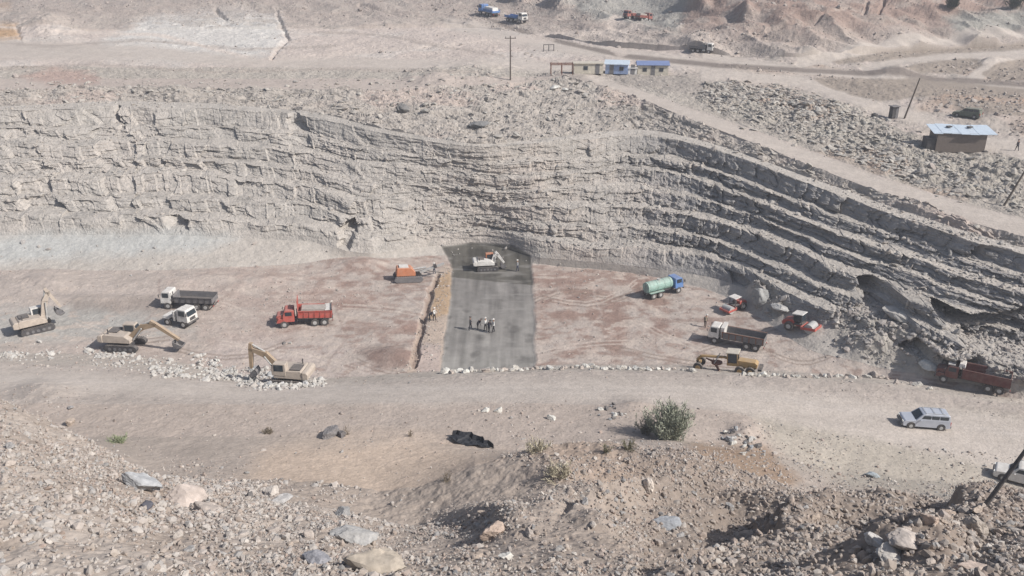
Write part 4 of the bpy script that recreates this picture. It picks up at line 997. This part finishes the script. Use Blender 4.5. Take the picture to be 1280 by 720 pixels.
def scatter(name, label, cat, wmap, n, smin, smax, alpha=2.2, protos=protoS, sink=.3, tone=None, tilt=.5, tw=(.22, .18, .18, .15, .12, .07, .08), kind='stuff', yaws=None):
    pr = (wmap * cellA * inframe).ravel().astype(np.float64); pr /= pr.sum()
    ids = rng.choice(len(pr), n, p=pr)
    P0 = V[ids] + np.stack([rng.uniform(-.15, .15, n), rng.uniform(-.15, .15, n), np.zeros(n)], -1)
    size = smin * (1 - rng.random(n) * (1 - (smin / smax) ** alpha)) ** (-1 / alpha)
    order = np.argsort(-size); P0 = P0[order]; size = size[order]
    VV, FF, CC = [], [], []; off = 0; F1 = I15[1] if len(protos[0]) > 60 else I1[1]
    pk = rng.integers(0, len(protos), n); tn = TONES[rng.choice(len(TONES), n, p=np.array(tw) / sum(tw))] * rng.uniform(.85, 1.12, (n, 1))
    if tone is not None: tn = tn * .35 + np.array(tone) * .65
    for k in range(len(protos)):
        s_ = np.nonzero(pk == k)[0]
        if not len(s_): continue
        m = len(s_); yaw = rng.uniform(0, 6.28, m) if yaws is None else rng.normal(yaws[0], yaws[1], m); ti = rng.normal(0, tilt, m); tj = rng.normal(0, tilt, m)
        B = protos[k][None] * size[s_, None, None] * (1 + .25 * rng.normal(size=(m, 1, 3))).clip(.5, 1.6)
        x, y, z = B[..., 0], B[..., 1], B[..., 2]
        y, z = y * np.cos(ti)[:, None] - z * np.sin(ti)[:, None], y * np.sin(ti)[:, None] + z * np.cos(ti)[:, None]
        x, z = x * np.cos(tj)[:, None] - z * np.sin(tj)[:, None], x * np.sin(tj)[:, None] + z * np.cos(tj)[:, None]
        x, y = x * np.cos(yaw)[:, None] - y * np.sin(yaw)[:, None], x * np.sin(yaw)[:, None] + y * np.cos(yaw)[:, None]
        Q = np.stack([x, y, z], -1) + P0[s_][:, None, :]; Q[..., 2] += size[s_, None] * sink
        nv = B.shape[1]; VV.append(Q.reshape(-1, 3)); FF.append((F1[None] + (np.arange(m) * nv)[:, None, None]).reshape(-1, 3) + off); off += m * nv
        CC.append(np.repeat(tn[s_], nv, 0))
    o = np_mesh(name, np.vstack(VV), np.vstack(FF), stone_m, np.vstack(CC), kind)
    return tag(o, label, cat, kind=kind)
fgw = ((seg('fore') | seg('crest') | seg('n1')) * 1.0) * (.12 + sstep(-.35, .35, fbm(X / 3, Y / 3, 301, 4)))
fan = inpoly([(430,545),(520,548),(640,570),(690,590),(600,632),(480,660),(400,640),(300,600),(200,560),(190,530)], 10, 8)
fgw = fgw * (1 - .97 * fan)
scatter('foreground_rubble', 'loose stones and gravel covering the near slope', 'rubble', fgw, 52000, .035, .22, 2.0, sink=.05)
coarse = (seg('fore') | seg('crest')) * (sstep(720, 950, PX) + .12 + .35 * sstep(0, .4, fbm(X / 4, Y / 4, 303, 2)) * (PX < 430)) * (1 - fan)
scatter('coarse_rubble', 'coarse rounded stones heaped on the right foreground bank', 'rubble', coarse, 7000, .08, .27, 1.7, [rock_proto(I15, 400 + i, 24, .9, .05) for i in range(8)], sink=.15, tone=(.34, .29, .25))
heapz = np.maximum.reduce([inpoly([(0,424),(60,430),(100,446),(60,452),(0,446)], 4, 6), inpoly([(100,436),(180,446),(260,446),(300,475),(200,470),(110,455)], 4, 6), inpoly([(285,462),(400,462),(405,486),(300,486)], 4, 5)])
leftz = (seg('fore') | seg('crest')) * (1 - sstep(380, 560, PX)) * (.15 + sstep(-.2, .4, fbm(X / 3, Y / 3, 305, 3)))
scatter('pale_stones', 'pale angular stones strewn over the left foreground slope', 'rubble', leftz, 3800, .07, .34, 1.9, [rock_proto(I15, 440 + i, 18, .8, .05) for i in range(8)], sink=.1, tone=(.46, .43, .40))
scatter('broken_rock', 'pale broken rock lying round the left excavators', 'rubble', heapz * (.1 + sstep(-.1, .4, n2)), 1300, .12, .55, 1.8, protoS, .2, (.50, .495, .47))
scatter('rubble_field', 'pale tumbled slabs of rock above the right-hand ramp', 'rubble', zone_rub * (1 - isroad) * (.25 + sstep(-.2, .4, n1)) + .10 * seg('upper') + .04 * seg('ramp') * (1 - isroad), 6000, .18, .85, 1.7, protoF, .12, (.42, .40, .36), .3, yaws=(-.5, .5))
scatter('talus', 'grey broken rock heaped along the foot of the right-hand wall', 'rubble', (1 - inpoly([(1150,450),(1215,448),(1275,470),(1290,510),(1200,498),(1150,475)], 3)) * talus * (.3 + sstep(-.2, .4, n2)) + .02 * seg('apron') + .25 * seg('wall') * (U < .2) * (PX > 1040), 1900, .12, .55, 1.8, protoS, .15, (.37, .35, .33))
scatter('ground_stones', 'small stones strewn over the pit floor and the benches', 'stones', (seg('back') * .7 + seg('bench') * .5 + seg('bank') * .25 * (1 - isroad) + seg('pit') * (.25 + 3.0 * inpoly([(500,468),(520,420),(545,345),(556,330),(565,337),(556,380),(549,466)], 2, 3)) * (1 - slab) + seg('rim') * .4) * (.15 + sstep(0, .5, n1)) * (1 - .8 * fan), 9000, .05, .24, 2.4, sink=.15)
scatter('ledge_debris', 'fallen blocks lying on the rock ledges of the wall', 'rubble', seg('wall') * (np.abs(np.gradient(Z, axis=0)) < .04) * (.2 + sstep(-.1, .5, n1)), 4500, .10, .5, 2.0, protoS, .15, (.40, .38, .35))
scatter('plateau_stones', 'stones and clods strewn over the upper plain and hills', 'stones', (plainz * .3 + plainz * 1.5 * (PX > 880) + hz_ * 1.2 + seg('rubble') * .5) * (1 - isroad) * (.1 + sstep(-.1, .5, n1)) * (.35 + .65 * (PX > 520)), 4500, .15, .8, 2.2, protoS, .15, (.38, .34, .31))

# single boulders
_bm = {}
def boulder(label, px, py, wpx, tone, kind='L', group=None, flat=None, name='boulder', cat='boulder', yaw=None, sink=.28, hk=1.0, lk=1.0):
    p = cast(px, py); dep = p.y * cp + (CAM_H - p.z) * sp; s = wpx / FPX * dep / 2 * .86
    ks = protoL if kind == 'L' else protoLF; ki = random.randrange(len(ks)); key = (kind, ki, tuple(tone))
    if key not in _bm:
        me = D.meshes.new(name); me.from_pydata([tuple(v) for v in ks[ki]], [], [tuple(f) for f in I2[1]])
        nm = 'stone_%02d%02d%02d' % tuple(int(c * 99) for c in tone)
        me.materials.append(mat(nm, tuple(tone), .92, noise=(2.2, .72, 1.2), bump=(6, .5, .05), spec=.15)); _bm[key] = me
    o = D.objects.new(name, _bm[key]); C.objects.link(o); tag(o, label, cat, group)
    o.scale = (s * 1.05 * lk, s * .9, s * .95 * hk); o.rotation_euler = (random.gauss(0, .18), random.gauss(0, .18), random.uniform(0, 6.28) if yaw is None else yaw)
    o.location = (p.x, p.y, p.z + s * sink * hk); return o
W_ = (.58, .57, .53); G_ = (.34, .35, .36); B_ = (.42, .37, .33); D_ = (.17, .16, .155); T_ = (.41, .345, .29)
# the row along the edge of the pit
g = 'row of boulders along the near edge of the pit'
row = []
for (x0, y0), (x1, y1), n in (((556, 467), (740, 459), 30), ((745, 461), (865, 463), 18), ((930, 470), (1110, 472), 31), ((1120, 478), (1165, 487), 4)):
    for i in range(n):
        f = (i + random.uniform(-.3, .3)) / max(1, n - 1); row.append((x0 + (x1 - x0) * f, y0 + (y1 - y0) * f + random.uniform(-1.5, 1.5), random.choice((7, 8, 9, 10, 13))))
ORD = ['first', 'second', 'third', 'fourth', 'fifth', 'sixth', 'seventh', 'eighth', 'ninth', 'tenth', 'eleventh', 'twelfth', 'thirteenth', 'fourteenth', 'fifteenth', 'sixteenth', 'seventeenth', 'eighteenth', 'nineteenth', 'twentieth', 'twenty first', 'twenty second', 'twenty third', 'twenty fourth', 'twenty fifth', 'twenty sixth', 'twenty seventh', 'twenty eighth', 'twenty ninth', 'thirtieth', 'thirty first', 'thirty second', 'thirty third', 'thirty fourth', 'thirty fifth', 'thirty sixth', 'thirty seventh', 'thirty eighth', 'thirty ninth', 'fortieth']
def tone_word(t): return 'white' if min(t) > .52 else 'dark' if max(t) < .22 else 'tan' if t[0] - t[2] > .09 else 'pale' if min(t) > .38 else 'grey' if t[0] - t[2] < .03 else 'beige'
row.sort(); cnt = {}
for x, y, s_ in row:
    sec = 'below the grey slab' if x < 680 else 'below the red ground' if x < 870 else 'right of the grader'
    cnt[sec] = cnt.get(sec, 0) + 1; lab = ORD[cnt[sec] - 1] + ' boulder from the left in the row ' + sec
    boulder(lab, x, y, s_, random.choice((W_, B_, (.48, .46, .42))), 'L', g + (' under the slab' if x < 680 else ' in its middle' if x < 870 else ' at its right end'))
boulder('largest white boulder at the left end of the row below the slab', 557, 466, 14, W_, 'F'); boulder('white flat boulder second from the left below the slab', 576, 465, 13, W_, 'F')
for x, y, s_, l in ((607, 514, 12, 'left one of two whitish boulders side by side on the bench'), (623, 514, 13, 'right one of two whitish boulders side by side on the bench'), (690, 524, 12, 'single whitish boulder on the bench right of the pair'),
                    (165, 628, 8, 'small white stone left of the dark foreground boulder')): boulder(l, x, y, s_, W_)
boulder('smooth blue grey boulder on the left foreground slope', 180, 612, 50, (.38, .39, .40), 'F', yaw=.1, sink=.45, hk=1.2)
boulder('dark rounded boulder below the blue grey one', 183, 636, 28, (.11, .11, .13), 'L')
boulder('broad pale boulder right of the blue grey one', 228, 628, 58, (.47, .41, .37), 'F', yaw=.0, hk=1.1)
boulder('flat beige boulder half buried beside the broad pale one', 262, 640, 42, B_, 'F')
boulder('whitish boulder at the foot of the brown wash', 340, 617, 24, (.50, .46, .42), 'L'); boulder('grey flat stone below the whitish boulder', 352, 627, 30, (.42, .41, .40), 'F')
boulder('dark hollow stone beside the whitish boulder', 312, 622, 15, D_, 'L')
boulder('wide grey slab of rock at the bottom of the valley', 445, 676, 56, (.38, .375, .365), 'F', yaw=.05); boulder('dark grey boulder above the wide grey slab', 428, 645, 30, (.28, .28, .28), 'L')
boulder('big tan boulder at the bottom edge', 470, 712, 76, (.39, .345, .29), 'F', yaw=0, hk=1.2); boulder('blunt grey boulder at the bottom left of centre', 395, 702, 40, (.30, .30, .32), 'F')
boulder('pointed pale boulder standing on the middle mound', 632, 698, 18, W_, 'L'); boulder('large tan rock face on the middle mound', 618, 668, 34, (.45, .36, .30), 'L')
boulder('round white boulder on the dark crest', 810, 608, 24, (.55, .49, .43), 'L'); boulder('flat blue grey slab lying in the dark rubble', 832, 656, 34, (.31, .325, .345), 'F', yaw=.1)
boulder('large round boulder on the right foreground slope', 1217, 662, 36, (.37, .33, .29), 'L', sink=.5); boulder('pale slab of rock sloping in the right foreground', 1128, 678, 58, (.47, .42, .38), 'F', yaw=-.5)
boulder('white slab below the sloping pale slab', 1110, 694, 46, (.55, .52, .48), 'F', yaw=-.1); boulder('white boulder left of the pale slab', 1093, 678, 26, (.52, .50, .48), 'L')
boulder('beige boulder above the sloping slab', 1182, 645, 22, (.45, .37, .31), 'L'); boulder('tan boulder left of the large round one', 1160, 652, 28, (.45, .36, .30), 'L'); boulder('pale wide rock at the bottom right', 1215, 716, 52, (.46, .38, .33), 'F')
boulder('dark grey boulder with dry twigs beside it on the bench', 412, 545, 28, (.20, .19, .19), 'L'); boulder('dark grey boulder touching the twiggy one', 427, 544, 18, (.16, .15, .15), 'L')
boulder('dark block on the slope above the wall crest', 503, 138, 26, (.19, .185, .18), 'F', hk=1.6, yaw=.2); boulder('dark slanting block below the first dark block', 600, 158, 24, (.20, .2, .2), 'F', yaw=.3)
boulder('pale fallen slab below the canopy frame', 692, 110, 16, W_, 'F'); boulder('small pale slab beside the larger fallen slab', 706, 112, 10, W_, 'F')
boulder('bluish stone lying on the road at the right', 1092, 596, 22, (.36, .40, .42), 'F'); boulder('small dark stone behind the red truck', 355, 429, 6, D_, 'L'); boulder('small white stone beside the dark one', 363, 429, 6, W_, 'L')
boulder('long pale rib of rock below the big undercut', 1150, 408, 46, (.44, .42, .39), 'F', yaw=-.62, hk=.9, lk=1.7); boulder('shorter pale rib at the foot of the undercut', 1195, 442, 34, (.42, .40, .37), 'F', yaw=-.6, lk=1.7)
boulder('grey upright slab at the end of the rock mound', 950, 375, 26, (.33, .33, .32), 'L', hk=1.4); boulder('flat round light rock beside the mound', 975, 386, 24, (.45, .44, .42), 'F'); boulder('large whitish boulder left of the brown red lorry', 1160, 458, 22, W_, 'F')
# broken white blocks around the tan excavator and the heap behind the bush
LAB = {}
def heap(items, g, base, x_names, y_names):
    """items: (x, y, size, tone, kind); every stone is told apart by size, tone and where in the heap it lies"""
    xs = [i[0] for i in items]; ys = [i[1] for i in items]; x0, x1, y0, y1 = min(xs), max(xs) + .01, min(ys), max(ys) + .01
    med = sorted(i[2] for i in items)[len(items) // 2]; made = {}
    for x, y, s_, t_, k in items:
        l = ('large ' if s_ > med else 'small ') + tone_word(t_) + ' ' + base + ', ' + y_names[int((y - y0) / (y1 - y0) * len(y_names))] + ' ' + x_names[int((x - x0) / (x1 - x0) * len(x_names))]
        made.setdefault(l, []).append((x, y, s_, t_, k))
    for l, it in made.items():
        it.sort()
        for n_, (x, y, s_, t_, k) in enumerate(it):
            pre = '' if len(it) == 1 else ('left ' if n_ == 0 else 'right ') if len(it) == 2 else ('leftmost ' if n_ == 0 else 'rightmost ' if n_ == len(it) - 1 else ORD[n_] + ' from left ')
            boulder(pre + l, x, y, s_, t_, k, g, sink=.4)
it = []
while len(it) < 56:
    x = random.gauss(350, 24); y = 474 + random.gauss(0, 7) + (x - 350) * .06
    if abs(x - 350) < 44 and abs(y - 474) < 14: it.append((x, y, random.choice((4, 5, 6, 7, 9, 11)), random.choice((W_, (.50, .50, .50), (.62, .61, .58), G_)), 'L'))
heap(it, 'broken white blocks round the tan excavator', 'block by the tan excavator', ('under the bucket', 'under the boom', 'by the tracks', 'at the rear'), ('back', 'middle', 'front'))
it = []
for i in range(16):
    x = random.uniform(246, 275); it.append((x, 470 - (x - 246) * .75 + random.gauss(0, 4), random.choice((3, 4, 5, 6)), W_, 'L'))
heap(it, 'small pale blocks left of the tan excavator', 'block left of the white heap', ('left', 'middle', 'right'), ('upper', 'lower'))
it = []
for i in range(34):
    f = random.random(); it.append((908 + 42 * f + random.gauss(0, 5), 542 + 24 * f + random.gauss(0, 6), random.choice((5, 6, 7, 9, 10)), random.choice((W_, G_, D_, (.45, .44, .42))), 'L'))
heap(it, 'grey blocks right of the bush', 'block in the heap right of the bush', ('left end', 'middle', 'right end'), ('upper', 'lower'))
it = [(768 + random.gauss(0, 9), 517 + random.gauss(0, 5), random.choice((4, 5, 6, 8)), random.choice((W_, G_, D_)), 'L') for i in range(14)]
heap(it, 'blocks left of the bush', 'block in the hollow left of the bush', ('left end', 'right end'), ('upper', 'lower'))
zones = [(0, 150, 510, 600, 'upper left slope'), (0, 200, 600, 660, 'slope left of the dark boulder'), (0, 220, 660, 730, 'bottom left slope'), (220, 420, 640, 730, 'slope left of the big tan boulder'),
         (520, 700, 640, 730, 'middle mound'), (700, 900, 610, 665, 'shaded crest'), (700, 900, 665, 730, 'slope below the blue grey slab'), (900, 1090, 630, 680, 'dark rubble left of the pale slab'),
         (900, 1090, 680, 730, 'slope left of the white slab'), (1130, 1290, 635, 690, 'slope round the large round boulder'), (1130, 1290, 690, 730, 'bottom right slope')]
for (x0, x1, y0, y1, where) in zones:
    it = []
    for i in range(14):
        it.append((random.uniform(x0, x1), random.uniform(y0, y1), random.choice((7, 8, 9, 10, 12, 14, 17)), random.choice((B_, (.45, .41, .37), T_, (.35, .34, .33), (.38, .34, .31))), random.choice('LLF')))
    heap(it, 'stones on the ' + where, 'stone on the ' + where, ('left', 'middle', 'right'), ('upper', 'lower'))

# ================================================================== PLANTS, PIT
leaf_m = mat('grey_green_foliage', (.31, .33, .26), .8, noise=(1.5, .7, 1.3)); dry_m = mat('dry_twigs', (.20, .165, .12), .9, noise=(3, .7, 1.3)); pale_m = mat('dry_grass', (.44, .40, .30), .9, noise=(3, .7, 1.3))
def bush(name, label, px, py, r, h, nst, nleaf, m, stemm, cat='bush', leaf=.22, lean=0):
    t = empty(name, label, cat); st = MB(); lv, lf = [], []
    rr = random.Random(px * 7 + py)
    for i in range(nst):
        a = rr.uniform(0, 6.28); sp_ = abs(rr.gauss(0, .55)); sp_ = min(sp_, 1.1); L_ = h * rr.uniform(.65, 1.08) * (1 - .15 * sp_)
        d = Vector((math.cos(a) * sp_ * r / h + lean, math.sin(a) * sp_ * r / h, 1)).normalized(); b = Vector((rr.gauss(0, .15) * r, rr.gauss(0, .15) * r, -.1))
        prev = b; pts = [b]
        for k in range(1, 5):
            p = b + d * L_ * k / 4 + Vector((d.x, d.y, 0)) * .10 * L_ * (k / 4) ** 2 + Vector((rr.gauss(0, .05), rr.gauss(0, .05), 0)) * L_ * .6; pts.append(p)
        for k in range(4): st.tube(pts[k], pts[k + 1], .05 * (1 - k * .2) * min(1, h / 3), .05 * (1 - (k + 1) * .2) * min(1, h / 3), 5)
        for j in range(nleaf):
            u_ = rr.uniform(.18, 1.0) * 4; k = min(3, int(u_)); p = pts[k].lerp(pts[k + 1], u_ - k) + Vector((rr.gauss(0, .1), rr.gauss(0, .1), rr.gauss(0, .07))) * r * .45
            dl = (d + Vector((rr.gauss(0, .5), rr.gauss(0, .5), rr.gauss(0, .35)))).normalized() * leaf * rr.uniform(.5, 1.4); sd = dl.orthogonal().normalized(); sd = Matrix.Rotation(rr.uniform(0, 6.28), 3, dl.normalized()) @ sd * leaf * .10
            n_ = len(lv); lv += [p - sd, p + sd, p + dl * .6 + sd * .7, p + dl]; lf.append((n_, n_ + 1, n_ + 2, n_ + 3))
    st.build('stem', stemm, t)
    if lf:
        me = D.meshes.new('foliage'); me.from_pydata([tuple(v) for v in lv], [], lf); me.materials.append(m); o = D.objects.new('foliage', me); C.objects.link(o); o.parent = t
    put(t, px, py); return t
bush('bush', 'large grey green bush with long shadow above the brown patch', 836, 549, 3.1, 3.4, 85, 48, leaf_m, leaf_m, leaf=.42)
bush('bush', 'pale dusty bush spilling left from the large green bush', 806, 541, 1.5, 1.6, 30, 40, mat('dusty_foliage', (.30, .30, .25), .9, noise=(2, .8, 1.2)), dry_m, leaf=.25)
bush('shrub', 'low yellowish dry shrub beside the dark pit hole', 672, 563, 1.7, .9, 34, 12, pale_m, dry_m, 'shrub', .3)
bush('shrub', 'wide yellowish dry shrub at the edge of the brown wash', 697, 596, 1.9, 1.1, 34, 13, pale_m, dry_m, 'shrub', .3)
bush('shrub', 'small olive shrub below the large green bush', 786, 562, .9, 1.0, 18, 26, mat('olive_foliage', (.19, .18, .12), .9), dry_m, 'shrub', .2)
bush('shrub', 'thin green grass tuft on the left bench', 147, 553, 1.6, .7, 40, 14, mat('pale_green_grass', (.27, .31, .19), .9), pale_m, 'shrub', .25)
bush('shrub', 'small dry tuft on the bench left of the dark boulders', 336, 541, .8, .6, 20, 16, dry_m, dry_m, 'shrub', .2)
bush('shrub', 'dry twigs rising behind the dark boulders', 433, 543, .8, 1.2, 14, 3, dry_m, dry_m, 'shrub', .15)
bush('shrub', 'small dead shrub in the brown wash', 558, 601, .8, 1.0, 16, 8, dry_m, dry_m, 'shrub', .15)
bush('shrub', 'tiny dry shrub at the head of the wash', 512, 545, .5, .8, 12, 10, dry_m, dry_m, 'shrub', .15)
bush('shrub', 'olive shrub on the slope near the dark crest', 757, 565, .7, .7, 16, 14, mat('olive_foliage', (.19, .18, .12), .9), dry_m, 'shrub', .2)
bush('tree', 'left one of two dark green trees at the far top', 1190, 10, 2.6, 3.2, 40, 50, mat('dark_foliage', (.05, .07, .04), .9), dry_m, 'tree', .5)
bush('tree', 'right one of two dark green trees at the far top corner', 1268, 10, 3.2, 3.6, 40, 50, mat('dark_foliage', (.05, .07, .04), .9), dry_m, 'tree', .5)
# dark sheet added for the black shade inside the trough
T = empty('trough_shade', 'dark sheet standing in for the shaded trough on the bench', 'trough_shade')
q = MB(); nx, ny = 14, 7; rr = random.Random(3); vs = []
for j in range(ny):
    for i in range(nx):
        x = -2.2 + 4.4 * i / (nx - 1); y = (-.8 + 1.6 * j / (ny - 1)) * (1.0 - .75 * abs(x / 2.2 + .25) ** 1.6) + .12 * math.sin(i * 1.7) + .1 * math.sin(i * 3.1 + j); vs.append((x, y, .15 + .14 * math.sin(i * .9 + j) * math.cos(j * 1.3) + rr.uniform(0, .12) + (.35 if j == ny - 1 else 0)))
q.add(vs, [(j * nx + i, j * nx + i + 1, (j + 1) * nx + i + 1, (j + 1) * nx + i) for j in range(ny - 1) for i in range(nx - 1)])
o = q.build('sheet', mat('trough_dark', (.03, .032, .038), .6, noise=(3, .7, 1.4)), T); sm_ = o.modifiers.new('t', 'SOLIDIFY'); sm_.thickness = .03; put(T, 590, 554, -.45, .95)

hz = D.meshes.new('haze'); bm = bmesh.new(); bmesh.ops.create_cube(bm, size=1); bm.to_mesh(hz); bm.free()
HZ = D.objects.new('haze', hz); C.objects.link(HZ); HZ['kind'] = 'stuff'; HZ['label'] = 'thin pale dust haze in the air over the pit'
HZ.scale = (2200, 1300, 190); HZ.location = (0, 560, 90)
hm = D.materials.new('haze'); hm.use_nodes = True; t = hm.node_tree; t.nodes.clear(); pv = t.nodes.new('ShaderNodeVolumePrincipled'); ou = t.nodes.new('ShaderNodeOutputMaterial')
pv.inputs['Color'].default_value = (.86, .90, 1.0, 1); pv.inputs['Density'].default_value = .00062; pv.inputs['Anisotropy'].default_value = .1
t.links.new(pv.outputs[0], ou.inputs['Volume']); hz.materials.append(hm)
